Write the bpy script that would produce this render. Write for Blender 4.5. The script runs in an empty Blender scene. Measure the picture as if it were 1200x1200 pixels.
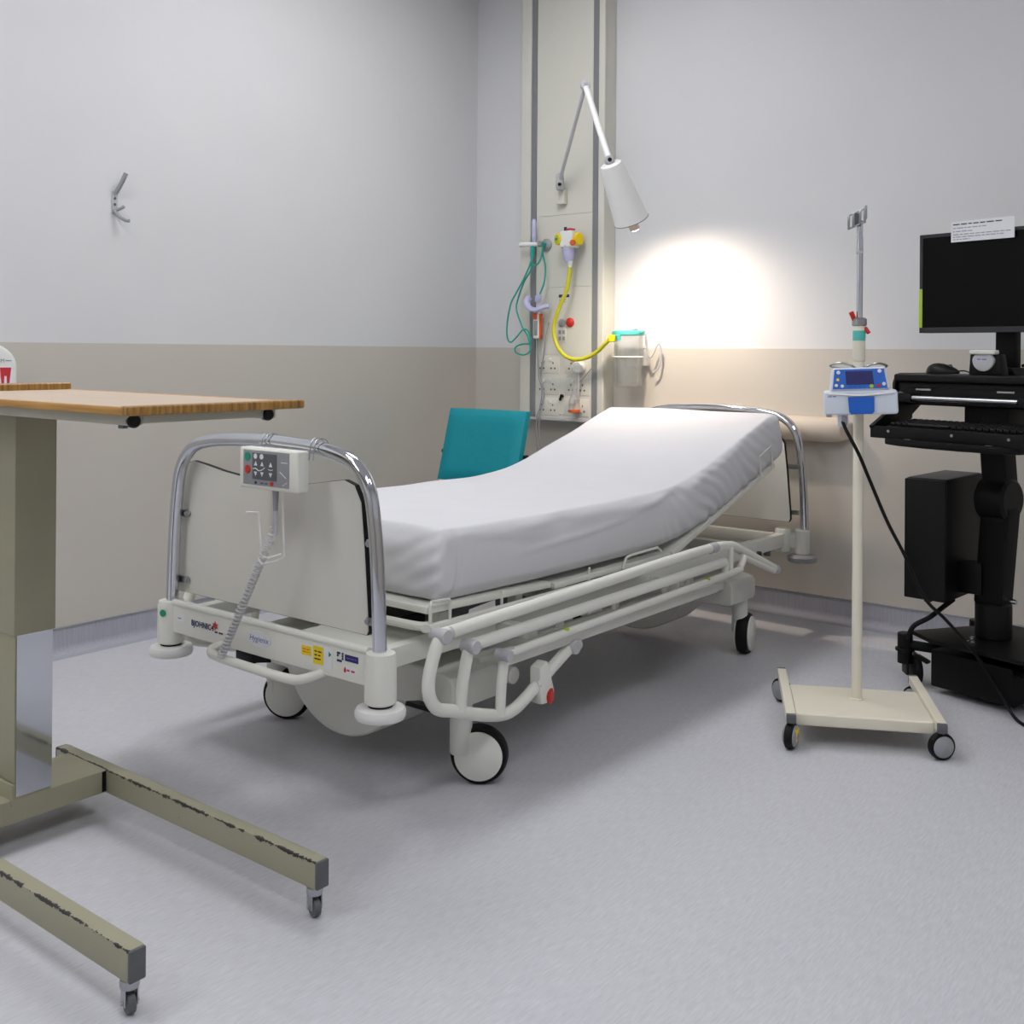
import bpy, bmesh, math, random
from math import sin, cos, pi, radians, sqrt
from mathutils import Vector, Matrix, noise

random.seed(7)
S = bpy.context.scene
COL = S.collection

# ------------------------------------------------------------------ camera, world, light, exposure
CAM_H = 1.08
cam_d = bpy.data.cameras.new('camera')
cam = bpy.data.objects.new('camera', cam_d)
COL.objects.link(cam)
cam.matrix_world = (Matrix.Translation((0, 0, CAM_H)) @ Matrix.Rotation(radians(38.6), 4, 'Z')
                    @ Matrix.Rotation(radians(90), 4, 'X') @ Matrix.Rotation(radians(0.4), 4, 'Z'))
cam_d.sensor_width = 36.0
cam_d.lens = 36.0 * 1276 / 1200
cam_d.shift_y = -188 / 1200
cam_d.clip_start = 0.02
S.camera = cam

w = bpy.data.worlds.new('world')
S.world = w
w.use_nodes = True
w.node_tree.nodes['Background'].inputs[0].default_value = (0.80, 0.82, 0.86, 1)
w.node_tree.nodes['Background'].inputs[1].default_value = 0.05

S.view_settings.view_transform = 'Standard'
S.view_settings.look = 'None'
S.view_settings.gamma = 1.0
S.view_settings.use_curve_mapping = False
S.view_settings.exposure = 0.32

CEIL_Z = 3.0
CEIL_POWER = 8.0                      # emission strength of the ceiling diffusers
CEIL_LIGHTS = [(-2.5, 2.75, 0.6, 1.2, 'over the bed'), (-2.5, 0.5, 0.6, 1.2, 'over the overbed table'),
               (0.0, 0.7, 0.6, 1.2, 'added as fill nearest the right wall'), (-2.5, -1.4, 0.6, 1.2, 'at the front left of the room'), (0.3, 2.7, 0.6, 0.6, 'added as fill over the infusion stand')]  # both right-hand panels are unseen fill, added to brighten the bed's near side
LAMP_POWER = 25.0

# ------------------------------------------------------------------ materials
MATS = {}


def mat(name, col, rough=0.5, metal=0.0, vary=0.03, scale=30.0, bump=0.0, bscale=200.0, spec=0.5, trans=0.0, alpha=1.0, emit=0.0, coat=0.0, ior=1.45, stretch=None):
    """Principled material whose colour wanders a little with a noise texture."""
    if name in MATS:
        return MATS[name]
    m = bpy.data.materials.new(name)
    m.use_nodes = True
    nt = m.node_tree
    b = nt.nodes['Principled BSDF']
    tc = nt.nodes.new('ShaderNodeTexCoord')
    src = tc.outputs['Object']
    if stretch:
        mp = nt.nodes.new('ShaderNodeMapping')
        mp.inputs['Scale'].default_value = stretch
        nt.links.new(src, mp.inputs[0])
        src = mp.outputs[0]
    n = nt.nodes.new('ShaderNodeTexNoise')
    n.inputs['Scale'].default_value = scale
    n.inputs['Detail'].default_value = 4
    nt.links.new(src, n.inputs['Vector'])
    r = nt.nodes.new('ShaderNodeValToRGB')
    c = col
    r.color_ramp.elements[0].position = 0.3
    r.color_ramp.elements[1].position = 0.7
    r.color_ramp.elements[0].color = tuple(max(0, x * (1 - vary)) for x in c) + (1,)
    r.color_ramp.elements[1].color = tuple(min(1, x * (1 + vary)) for x in c) + (1,)
    nt.links.new(n.outputs[0], r.inputs[0])
    nt.links.new(r.outputs[0], b.inputs['Base Color'])
    b.inputs['Roughness'].default_value = rough
    b.inputs['Metallic'].default_value = metal
    b.inputs['Specular IOR Level'].default_value = spec
    b.inputs['Transmission Weight'].default_value = trans
    b.inputs['Alpha'].default_value = alpha
    b.inputs['IOR'].default_value = ior
    b.inputs['Coat Weight'].default_value = coat
    if emit:
        b.inputs['Emission Color'].default_value = tuple(c) + (1,)
        b.inputs['Emission Strength'].default_value = emit
    if bump:
        n2 = nt.nodes.new('ShaderNodeTexNoise')
        n2.inputs['Scale'].default_value = bscale
        n2.inputs['Detail'].default_value = 3
        nt.links.new(src, n2.inputs['Vector'])
        bp = nt.nodes.new('ShaderNodeBump')
        bp.inputs['Strength'].default_value = bump
        bp.inputs['Distance'].default_value = 0.002
        nt.links.new(n2.outputs[0], bp.inputs['Height'])
        nt.links.new(bp.outputs[0], b.inputs['Normal'])
    MATS[name] = m
    return m


def srgb(r, g, b):
    f = lambda v: (v / 255 / 12.92) if v / 255 <= 0.04045 else ((v / 255 + 0.055) / 1.055) ** 2.4
    return (f(r), f(g), f(b))


def vinyl(name, col, vertical=False, dark=1.0):
    """Sheet vinyl: fine streaks running one way plus sparse flecks."""
    m = bpy.data.materials.new(name)
    m.use_nodes = True
    nt = m.node_tree
    b = nt.nodes['Principled BSDF']
    tc = nt.nodes.new('ShaderNodeTexCoord')
    mp = nt.nodes.new('ShaderNodeMapping')
    mp.inputs['Scale'].default_value = (170, 170, 9) if vertical else (220, 26, 220)
    nt.links.new(tc.outputs['Object'], mp.inputs[0])
    n = nt.nodes.new('ShaderNodeTexNoise')
    n.inputs['Scale'].default_value = 1.0
    n.inputs['Detail'].default_value = 5
    n.inputs['Roughness'].default_value = 0.65
    nt.links.new(mp.outputs[0], n.inputs['Vector'])
    r = nt.nodes.new('ShaderNodeValToRGB')
    c = [x * dark for x in col]
    r.color_ramp.elements[0].position = 0.28
    r.color_ramp.elements[0].color = tuple(x * 0.87 for x in c) + (1,)
    r.color_ramp.elements[1].position = 0.68
    r.color_ramp.elements[1].color = tuple(x * 1.07 for x in c) + (1,)
    nt.links.new(n.outputs[0], r.inputs[0])
    # broad cloudiness of the sheet
    n2 = nt.nodes.new('ShaderNodeTexNoise')
    n2.inputs['Scale'].default_value = 2.2
    n2.inputs['Detail'].default_value = 3
    nt.links.new(tc.outputs['Object'], n2.inputs['Vector'])
    r2 = nt.nodes.new('ShaderNodeValToRGB')
    r2.color_ramp.elements[0].color = (0.94, 0.94, 0.95, 1)
    r2.color_ramp.elements[1].color = (1.04, 1.04, 1.04, 1)
    nt.links.new(n2.outputs[0], r2.inputs[0])
    mx = nt.nodes.new('ShaderNodeMix')
    mx.data_type = 'RGBA'
    mx.blend_type = 'MULTIPLY'
    mx.inputs['Factor'].default_value = 1.0
    nt.links.new(r.outputs[0], mx.inputs['A'])
    nt.links.new(r2.outputs[0], mx.inputs['B'])
    nt.links.new(mx.outputs['Result'], b.inputs['Base Color'])
    b.inputs['Roughness'].default_value = 0.55
    b.inputs['Specular IOR Level'].default_value = 0.35
    bp = nt.nodes.new('ShaderNodeBump')
    bp.inputs['Strength'].default_value = 0.15
    bp.inputs['Distance'].default_value = 0.001
    nt.links.new(n.outputs[0], bp.inputs['Height'])
    nt.links.new(bp.outputs[0], b.inputs['Normal'])
    MATS[name] = m
    return m


def chipped(name, col, y_edge, z_edge):
    """Enamel paint with black chips scattered along one worn long edge."""
    m = bpy.data.materials.new(name)
    m.use_nodes = True
    nt = m.node_tree
    b = nt.nodes['Principled BSDF']
    g = nt.nodes.new('ShaderNodeNewGeometry')
    sx = nt.nodes.new('ShaderNodeSeparateXYZ')
    nt.links.new(g.outputs['Position'], sx.inputs[0])

    def mth(op, a, bb=None):
        k = nt.nodes.new('ShaderNodeMath')
        k.operation = op
        for i, v in enumerate((a, bb)):
            if v is None:
                continue
            if isinstance(v, (int, float)):
                k.inputs[i].default_value = v
            else:
                nt.links.new(v, k.inputs[i])
        return k.outputs[0]
    dy = mth('ABSOLUTE', mth('SUBTRACT', sx.outputs['Y'], y_edge))
    dz = mth('ABSOLUTE', mth('SUBTRACT', sx.outputs['Z'], z_edge))
    d = mth('MAXIMUM', dy, dz)
    n = nt.nodes.new('ShaderNodeTexNoise')
    n.inputs['Scale'].default_value = 38
    n.inputs['Detail'].default_value = 6
    n.inputs['Roughness'].default_value = 0.7
    nt.links.new(g.outputs['Position'], n.inputs['Vector'])
    lim = mth('MULTIPLY', mth('SUBTRACT', n.outputs[0], 0.42), 0.035)
    edge = mth('LESS_THAN', d, lim)
    n2 = nt.nodes.new('ShaderNodeTexNoise')
    n2.inputs['Scale'].default_value = 120
    n2.inputs['Detail'].default_value = 3
    nt.links.new(g.outputs['Position'], n2.inputs['Vector'])
    spk = mth('GREATER_THAN', n2.outputs[0], 0.75)
    msk = mth('MAXIMUM', edge, spk)
    mx = nt.nodes.new('ShaderNodeMix')
    mx.data_type = 'RGBA'
    nt.links.new(msk, mx.inputs['Factor'])
    mx.inputs['A'].default_value = tuple(col) + (1,)
    mx.inputs['B'].default_value = (0.025, 0.024, 0.022, 1)
    nt.links.new(mx.outputs['Result'], b.inputs['Base Color'])
    b.inputs['Roughness'].default_value = 0.45
    MATS[name] = m
    return m


def wood(name, c1, c2, axis='Y'):
    m = bpy.data.materials.new(name)
    m.use_nodes = True
    nt = m.node_tree
    b = nt.nodes['Principled BSDF']
    tc = nt.nodes.new('ShaderNodeTexCoord')
    mp = nt.nodes.new('ShaderNodeMapping')
    mp.inputs['Scale'].default_value = {'X': (6, 120, 120), 'Y': (120, 6, 120), 'Z': (140, 140, 10)}[axis]
    nt.links.new(tc.outputs['Object'], mp.inputs[0])
    n = nt.nodes.new('ShaderNodeTexNoise')
    n.inputs['Scale'].default_value = 1
    n.inputs['Detail'].default_value = 6
    nt.links.new(mp.outputs[0], n.inputs['Vector'])
    r = nt.nodes.new('ShaderNodeValToRGB')
    r.color_ramp.elements[0].position = 0.32
    r.color_ramp.elements[0].color = tuple(c2) + (1,)
    r.color_ramp.elements[1].position = 0.65
    r.color_ramp.elements[1].color = tuple(c1) + (1,)
    nt.links.new(n.outputs[0], r.inputs[0])
    nt.links.new(r.outputs[0], b.inputs['Base Color'])
    b.inputs['Roughness'].default_value = 0.4
    MATS[name] = m
    return m


M_WALL = mat('wall_paint_white', srgb(218, 218, 220), 0.6, vary=0.012, scale=3, bump=0.08, bscale=260, spec=0.3)
M_DADO = mat('wall_paint_beige', srgb(200, 194, 185), 0.5, vary=0.015, scale=3, bump=0.06, bscale=260, spec=0.35)
M_CEIL = mat('ceiling_paint', srgb(232, 232, 232), 0.8, vary=0.01, scale=3)
M_FLOOR = vinyl('vinyl_floor_grey', srgb(200, 200, 206))
M_COVE_B = vinyl('vinyl_cove_back', srgb(170, 170, 180), True)
M_COVE_L = vinyl('vinyl_cove_left', srgb(170, 170, 180), True)
M_CREAM = mat('bed_enamel_cream', srgb(232, 232, 224), 0.35, vary=0.015, scale=12, spec=0.5)
M_CREAM2 = mat('bed_plastic_grey_cream', srgb(220, 220, 212), 0.45, vary=0.02, scale=9)
M_PANEL = mat('footboard_laminate', srgb(222, 220, 212), 0.4, vary=0.012, scale=6)
M_CHROME = mat('polished_chrome', srgb(205, 208, 214), 0.08, 1.0, vary=0.02, scale=6)
M_STEEL = mat('brushed_steel', srgb(175, 177, 180), 0.3, 1.0, vary=0.05, scale=40)
M_BLACK = mat('black_rubber', srgb(12, 12, 13), 0.6, spec=0.3, vary=0.15, scale=60)
M_BLACKP = mat('black_plastic', srgb(11, 11, 12), 0.45, spec=0.3, vary=0.12, scale=80, bump=0.1, bscale=500)
M_BLACKM = mat('black_powder_coat', srgb(8, 8, 9), 0.5, spec=0.25, vary=0.1, scale=50, bump=0.1, bscale=400)
M_SCREEN = mat('screen_glass_off', srgb(6, 6, 7), 0.3, spec=0.15, vary=0.05, scale=10)
M_GREY = mat('grey_plastic', srgb(150, 152, 156), 0.45, vary=0.04, scale=40)
M_DGREY = mat('dark_grey_plastic', srgb(95, 97, 99), 0.5, vary=0.06, scale=40)
M_LGREY = mat('light_grey_joint', srgb(190, 190, 194), 0.45, vary=0.03, scale=40)
M_WHITE = mat('white_plastic', srgb(232, 232, 230), 0.35, vary=0.012, scale=20)
M_SHEET = mat('fitted_sheet_cotton', srgb(219, 219, 223), 0.8, vary=0.012, scale=9, bump=0.12, bscale=60, spec=0.2)
M_TEAL = mat('teal_upholstery', srgb(0, 142, 156), 0.55, vary=0.05, scale=70, bump=0.15, bscale=300)
M_TEALTUBE = mat('teal_pvc_tube', srgb(40, 165, 150), 0.3, vary=0.05, scale=30)
M_TEALLID = mat('teal_plastic_lid', srgb(90, 195, 185), 0.35, vary=0.04, scale=30)
M_YELLOWTUBE = mat('yellow_silicone_tube', srgb(212, 206, 44), 0.35, vary=0.04, scale=30)
M_YELLOW = mat('yellow_plastic', srgb(240, 210, 20), 0.4, vary=0.04, scale=30)
M_LIME = mat('lime_sticker', srgb(170, 200, 60), 0.5, vary=0.04, scale=30)
M_RED = mat('red_plastic', srgb(200, 45, 35), 0.4, vary=0.05, scale=30)
M_ORANGE = mat('orange_plastic', srgb(225, 95, 30), 0.4, vary=0.05, scale=30)
M_BLUE = mat('blue_keypad', srgb(52, 110, 205), 0.4, vary=0.06, scale=30)
M_BLUE2 = mat('blue_door_plastic', srgb(35, 100, 200), 0.4, vary=0.05, scale=30)
M_PUMP = mat('pump_white_plastic', srgb(216, 224, 236), 0.35, vary=0.012, scale=20)
M_LILAC = mat('lilac_clear_plastic', srgb(190, 190, 225), 0.25, vary=0.05, scale=40)
M_NAVY = mat('navy_print', srgb(45, 45, 105), 0.5, vary=0.05, scale=40)
M_INK = mat('black_print', srgb(50, 50, 55), 0.6, vary=0.05, scale=40)
M_GREYINK = mat('grey_print', srgb(150, 150, 155), 0.6, vary=0.05, scale=40)
M_REDINK = mat('red_print', srgb(205, 50, 60), 0.6, vary=0.05, scale=40)
M_BLUEINK = mat('blue_print', srgb(100, 110, 190), 0.6, vary=0.05, scale=40)
M_GREEN = mat('green_print', srgb(20, 150, 120), 0.5, vary=0.05, scale=40)
M_STICK = mat('white_sticker', srgb(232, 234, 238), 0.5, vary=0.01, scale=30)
M_PAPER = mat('paper', srgb(225, 225, 230), 0.8, vary=0.01, scale=30)
M_TRUNK = mat('trunking_cream', srgb(214, 212, 202), 0.4, vary=0.012, scale=5)
M_STRIP = mat('grey_trunking_strip', srgb(128, 130, 132), 0.45, vary=0.03, scale=20)
M_OLIVE = mat('olive_enamel', srgb(158, 155, 132), 0.4, vary=0.025, scale=9)
M_LEGA = chipped('olive_enamel_chipped_a', srgb(158, 155, 132), 0.985, 0.113)
M_LEGB = chipped('olive_enamel_chipped_b', srgb(158, 155, 132), 1.378, 0.113)
M_LAM = wood('tabletop_laminate', srgb(202, 182, 160), srgb(194, 172, 150), 'X')
M_OAK = wood('oak_edging', srgb(182, 138, 68), srgb(122, 86, 42), 'Z')
M_OAKX = wood('oak_edging_long', srgb(196, 148, 78), srgb(165, 118, 58), 'X')
M_IVC = mat('iv_enamel_cream', srgb(228, 222, 204), 0.35, vary=0.015, scale=12)
M_CLEAR = mat('clear_polycarbonate', (0.93, 0.94, 0.93), 0.08, vary=0.01, scale=20, trans=0.92, alpha=0.55, ior=1.3)
M_BULB = mat('bulb_reflector_pink', srgb(238, 214, 204), 0.4, vary=0.02, scale=20)
M_BULBF = mat('bulb_front_glow', (1.0, 0.84, 0.66), 0.4, vary=0.0, scale=20, emit=20.0)
M_DIFF = mat('ceiling_diffuser', (0.975, 0.985, 1.0), 0.5, vary=0.0, scale=20, emit=CEIL_POWER)
M_BUMPER = mat('wall_bumper_beige', srgb(214, 200, 184), 0.45, vary=0.015, scale=12)
M_CORD = mat('coiled_cord_grey', srgb(205, 206, 208), 0.45, vary=0.03, scale=40)
M_TFRAME = mat('table_frame_pale_olive', srgb(178, 178, 164), 0.45, vary=0.02, scale=20)
M_BEZEL = mat('charcoal_bezel', srgb(44, 45, 48), 0.45, vary=0.06, scale=40)
M_KEY = mat('keyboard_keys_black', srgb(14, 14, 15), 0.45, spec=0.3, vary=0.1, scale=80)


# ------------------------------------------------------------------ mesh building
class MB:
    def __init__(self):
        self.bm = bmesh.new()

    def _merge(self, t, M=None):
        if M is not None:
            bmesh.ops.transform(t, matrix=M, verts=t.verts)
        me = bpy.data.meshes.new('t')
        t.to_mesh(me)
        t.free()
        self.bm.from_mesh(me)
        bpy.data.meshes.remove(me)
        return self

    def box(self, c, s, bev=0.0, seg=2, rz=0.0, rx=0.0, ry=0.0, taper=None):
        t = bmesh.new()
        bmesh.ops.create_cube(t, size=1.0)
        for v in t.verts:
            k = 1.0
            if taper and v.co.z > 0:
                k = taper
            v.co = Vector((v.co.x * s[0] * k, v.co.y * s[1], v.co.z * s[2]))
        if bev:
            bmesh.ops.bevel(t, geom=t.edges[:], offset=bev, segments=seg, profile=0.6, affect='EDGES')
        M = Matrix.Translation(c) @ Matrix.Rotation(rz, 4, 'Z') @ Matrix.Rotation(ry, 4, 'Y') @ Matrix.Rotation(rx, 4, 'X')
        return self._merge(t, M)

    def b2(self, lo, hi, bev=0.0, seg=2):
        c = [(a + b) / 2 for a, b in zip(lo, hi)]
        s = [abs(b - a) for a, b in zip(lo, hi)]
        return self.box(c, s, bev, seg)

    def lathe(self, prof, o, ax=(0, 0, 1), n=28, cap=True):
        """prof: (radius, height) pairs along the axis."""
        ax = Vector(ax).normalized()
        q = Vector((0, 0, 1)).rotation_difference(ax).to_matrix().to_4x4()
        M = Matrix.Translation(o) @ q
        t = bmesh.new()
        rings = []
        for r, h in prof:
            rings.append([t.verts.new((r * cos(2 * pi * i / n), r * sin(2 * pi * i / n), h)) for i in range(n)])
        for a, b in zip(rings, rings[1:]):
            for i in range(n):
                j = (i + 1) % n
                t.faces.new((a[i], a[j], b[j], b[i]))
        if cap:
            t.faces.new(list(reversed(rings[0])))
            t.faces.new(rings[-1])
        return self._merge(t, M)

    def cyl(self, p0, p1, r, r1=None, n=24, ch=0.0):
        p0 = Vector(p0)
        p1 = Vector(p1)
        L = (p1 - p0).length
        r1 = r if r1 is None else r1
        pr = [(r, 0), (r1, L)] if not ch else [(r - ch, 0), (r, ch), (r1, L - ch), (r1 - ch, L)]
        return self.lathe(pr, p0, p1 - p0, n)

    def tube(self, pts, r, n=12, sm=0, closed=False, flat=1.0):
        P = [Vector(p) for p in pts]
        if sm:
            Q = []
            m = len(P)
            rng = range(m if closed else m - 1)
            for i in rng:
                if closed:
                    a, b, c, d = P[(i - 1) % m], P[i], P[(i + 1) % m], P[(i + 2) % m]
                else:
                    a, b, c, d = P[max(i - 1, 0)], P[i], P[i + 1], P[min(i + 2, m - 1)]
                for k in range(sm):
                    t = k / sm
                    Q.append(0.5 * ((2 * b) + (c - a) * t + (2 * a - 5 * b + 4 * c - d) * t * t + (3 * b - a - 3 * c + d) * t ** 3))
            if not closed:
                Q.append(P[-1])
            P = Q
        t = bmesh.new()
        m = len(P)
        up = None
        rings = []
        for i in range(m):
            if closed:
                d = (P[(i + 1) % m] - P[i - 1]).normalized()
            else:
                d = (P[min(i + 1, m - 1)] - P[max(i - 1, 0)]).normalized()
            if up is None:
                up = d.orthogonal().normalized()
            up = (up - d * up.dot(d))
            up = up.normalized() if up.length > 1e-6 else d.orthogonal().normalized()
            sd = d.cross(up)
            rings.append([t.verts.new(P[i] + up * (r * cos(2 * pi * k / n)) + sd * (r * flat * sin(2 * pi * k / n))) for k in range(n)])
        prs = list(zip(rings, rings[1:]))
        if closed:
            prs.append((rings[-1], rings[0]))
        for a, b in prs:
            for k in range(n):
                j = (k + 1) % n
                t.faces.new((a[k], a[j], b[j], b[k]))
        if not closed:
            t.faces.new(list(reversed(rings[0])))
            t.faces.new(rings[-1])
        bmesh.ops.recalc_face_normals(t, faces=t.faces[:])
        return self._merge(t)

    def prism(self, out, o, u, v, th, bev=0.0, seg=2):
        """Extrude a 2-D outline (in plane o,u,v) by th along u x v."""
        o, u, v = Vector(o), Vector(u).normalized(), Vector(v).normalized()
        nrm = u.cross(v)
        t = bmesh.new()
        a = [t.verts.new(o + u * p[0] + v * p[1]) for p in out]
        b = [t.verts.new(o + u * p[0] + v * p[1] + nrm * th) for p in out]
        t.faces.new(list(reversed(a)))
        t.faces.new(b)
        m = len(out)
        for i in range(m):
            j = (i + 1) % m
            t.faces.new((a[i], a[j], b[j], b[i]))
        bmesh.ops.recalc_face_normals(t, faces=t.faces[:])
        if bev:
            ed = [e for e in t.edges if len(e.link_faces) == 2 and e.calc_face_angle(0) > radians(60)]
            bmesh.ops.bevel(t, geom=ed, offset=bev, segments=seg, profile=0.6, affect='EDGES')
        return self._merge(t)

    def ball(self, c, r, sc=(1, 1, 1), n=16):
        t = bmesh.new()
        bmesh.ops.create_uvsphere(t, u_segments=n, v_segments=max(6, n // 2), radius=r)
        M = Matrix.Translation(c) @ Matrix.Diagonal((sc[0], sc[1], sc[2], 1))
        return self._merge(t, M)

    def disc(self, c, nrm, r, th=0.002, n=20, sx=1.0):
        nrm = Vector(nrm).normalized()
        c = Vector(c)
        return self.cyl(c, c + nrm * th, r, n=n)


ORIG = {}


def root(name, loc, label, cat, group=None, rz=0.0, world=True):
    o = bpy.data.objects.new(name, None)
    COL.objects.link(o)
    o.location = loc
    o.rotation_euler = (0, 0, rz)
    o.empty_display_size = 0.05
    o['label'] = label
    o['category'] = cat
    if group:
        o['group'] = group
    if world:
        ORIG[o.name] = Vector(loc)
    return o


def mesh_obj(name, me, m, parent=None, angle=35):
    o = bpy.data.objects.new(name, me)
    COL.objects.link(o)
    me.materials.clear()
    me.materials.append(m)
    for p in me.polygons:
        p.use_smooth = True
    me.set_sharp_from_angle(angle=radians(angle))
    if parent:
        o.parent = parent
        if parent.name in ORIG:
            off = ORIG[parent.name]
            me.transform(Matrix.Translation(-off))
            ORIG[o.name] = off
    return o


def part(name, mb, m, parent=None, label=None, angle=35, kind=None):
    me = bpy.data.meshes.new(name)
    mb.bm.to_mesh(me)
    mb.bm.free()
    o = mesh_obj(name, me, m, parent, angle)
    if label:
        o['label'] = label
    if kind:
        o['kind'] = kind
    return o


def single(name, mb, m, label, cat, group=None, angle=35, kind=None, pivot=None):
    """A thing that is one mesh; its origin goes to the pivot."""
    me = bpy.data.meshes.new(name)
    mb.bm.to_mesh(me)
    mb.bm.free()
    if pivot is None:
        vs = [v.co for v in me.vertices]
        pivot = Vector((sum(v.x for v in vs) / len(vs), sum(v.y for v in vs) / len(vs), min(v.z for v in vs)))
    pivot = Vector(pivot)
    me.transform(Matrix.Translation(-pivot))
    o = mesh_obj(name, me, m, None, angle)
    o.location = pivot
    ORIG[o.name] = pivot
    o['label'] = label
    o['category'] = cat
    if group:
        o['group'] = group
    if kind:
        o['kind'] = kind
    return o


def struct(name, mb, m, parent=None):
    me = bpy.data.meshes.new(name)
    mb.bm.to_mesh(me)
    mb.bm.free()
    o = mesh_obj(name, me, m, parent)
    if parent is None:
        o['kind'] = 'structure'
        ORIG[o.name] = Vector((0, 0, 0))
    return o


def text(name, s, size, o, u, v, m, parent, align='CENTER', shear=0.0, bold=0.0):
    """Flat lettering in plane (u,v) whose centre sits at o."""
    cu = bpy.data.curves.new('txt', 'FONT')
    cu.body = s
    cu.size = size
    cu.align_x = align
    cu.align_y = 'CENTER'
    cu.shear = shear
    cu.offset = bold
    cu.resolution_u = 2
    to = bpy.data.objects.new('txt', cu)
    COL.objects.link(to)
    me = bpy.data.meshes.new_from_object(to)
    bpy.data.objects.remove(to)
    u, v = Vector(u).normalized(), Vector(v).normalized()
    n = u.cross(v)
    M = Matrix.Translation(o) @ Matrix((u, v, n)).transposed().to_4x4()
    me.transform(M)
    return mesh_obj(name, me, m, parent)


def small_print(o, u, v, length, h, m, parent, rows=1):
    """Print too small to read in the photograph: rows of word-long strokes, centred on o."""
    u, v, o = Vector(u).normalized(), Vector(v).normalized(), Vector(o)
    mb = MB()
    for k in range(rows):
        c, end = -length / 2, length / 2 - (random.random() * length * 0.2 if rows > 1 else 0)
        z = (rows - 1) * 0.8 * h - k * 1.6 * h
        while c < end - h * 0.6:
            wd = min(h * random.uniform(1.2, 4.5), end - c)
            mb.prism([(c, z - h * 0.3), (c + wd, z - h * 0.3), (c + wd, z + h * 0.3), (c, z + h * 0.3)], o, u, v, 0.0003)
            c += wd + h * 0.7
    return part('small_print', mb, m, parent)


X, Y, Z = Vector((1, 0, 0)), Vector((0, 1, 0)), Vector((0, 0, 1))

# ------------------------------------------------------------------ room shell
XL, YB, XR, YF = -3.63, 4.25, 1.9, -2.2
DADO = 1.10
BASE_H = 0.095

struct('floor', MB().b2((XL - 0.1, YF - 0.1, -0.08), (XR + 0.1, YB + 0.1, 0)), M_FLOOR)
struct('ceiling', MB().b2((XL - 0.1, YF - 0.1, CEIL_Z), (XR + 0.1, YB + 0.1, CEIL_Z + 0.1)), M_CEIL)


def wall(name, lo, hi, dlo, dhi):
    wo = struct(name, MB().b2(lo, hi), M_WALL)
    struct('wainscot_panel', MB().b2(dlo, dhi), M_DADO, wo)
    return wo


D = 0.004
wall('wall_left', (XL - 0.1, YF, 0), (XL, YB, CEIL_Z), (XL, YF, 0.0), (XL + D, YB, DADO))
wall('wall_back', (XL - 0.1, YB, 0), (XR + 0.1, YB + 0.1, CEIL_Z), (XL, YB - D, 0.0), (XR, YB, DADO))
wall('wall_right', (XR, YF, 0), (XR + 0.1, YB, CEIL_Z), (XR - D, YF, 0.0), (XR, YB, DADO))
wall('wall_front', (XL - 0.1, YF - 0.1, 0), (XR + 0.1, YF, CEIL_Z), (XL, YF, 0.0), (XR, YF + D, DADO))


def cove(name, p0, p1, inward, m):
    """Coved vinyl skirting with a thin capping line on top."""
    p0, p1, w_ = Vector(p0), Vector(p1), Vector(inward)
    R = 0.035
    prof = [(0.0, BASE_H), (0.0055, BASE_H), (0.0055, R)]
    for i in range(1, 9):
        a = i / 8 * pi / 2
        prof.append((0.0055 + R * (1 - cos(a)), R * (1 - sin(a)) + 0.0012))
    prof += [(0.0055 + R + 0.012, 0.0), (0.0, 0.0)]
    d = (p1 - p0)
    mb = MB()
    th = d.length
    d.normalize()
    u, v = w_, Z
    if u.cross(v).dot(d) < 0:
        mb.prism(prof, p1, u, v, th)
    else:
        mb.prism(prof, p0, u, v, th)
    o = struct(name, mb, m)
    c = MB().b2((min(p0.x, p1.x, p0.x + w_.x * 0.008, p1.x + w_.x * 0.008), min(p0.y, p1.y, p0.y + w_.y * 0.008, p1.y + w_.y * 0.008), BASE_H),
                (max(p0.x, p1.x, p0.x + w_.x * 0.008, p1.x + w_.x * 0.008), max(p0.y, p1.y, p0.y + w_.y * 0.008, p1.y + w_.y * 0.008), BASE_H + 0.005))
    struct('capping_strip', c, M_GREY, o)


cove('baseboard_left', (XL + D, YF, 0), (XL + D, YB, 0), (1, 0, 0), M_COVE_L)
cove('baseboard_back', (XL, YB - D, 0), (XR, YB - D, 0), (0, -1, 0), M_COVE_B)

for x, y, sx, sy, where in CEIL_LIGHTS:
    t = root('ceiling_light', (x, y, CEIL_Z), 'square-edged fluorescent ceiling panel ' + where, 'ceiling light', 'ceiling light panels above the room')
    fr = MB()
    for a, b, c, d in ((-1, 0, 0.02, sy + 0.04), (1, 0, 0.02, sy + 0.04), (0, -1, sx, 0.02), (0, 1, sx, 0.02)):
        fr.box((x + a * (sx / 2 + 0.01), y + b * (sy / 2 + 0.01), CEIL_Z - 0.012), (c, d, 0.024), 0.003)
    part('light_frame', fr, M_WHITE, t)
    part('diffuser', MB().box((x, y, CEIL_Z - 0.008), (sx, sy, 0.012)), M_DIFF, t)

# ------------------------------------------------------------------ hospital bed
BX = -2.165
bed = root('hospital_bed', (BX, 2.85, 0), 'cream hospital bed frame with chrome end tubes and lowered side rails', 'bed')


def mir(x):
    return 2 * BX - x


def tube_arch(name, y, parent):
    p = [(-2.566, 0.33), (-2.563, 0.43), (-2.558, 0.55), (-2.546, 0.68), (-2.526, 0.765), (-2.475, 0.820), (-2.39, 0.842), (-2.28, 0.850),
         (-2.165, 0.853), (-2.05, 0.850), (-1.94, 0.842), (-1.855, 0.820), (-1.804, 0.765), (-1.784, 0.68), (-1.772, 0.55), (-1.767, 0.43), (-1.764, 0.33)]
    return part(name, MB().tube([(a, y, b) for a, b in p], 0.0165, 20, 5), M_CHROME, parent)


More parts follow.
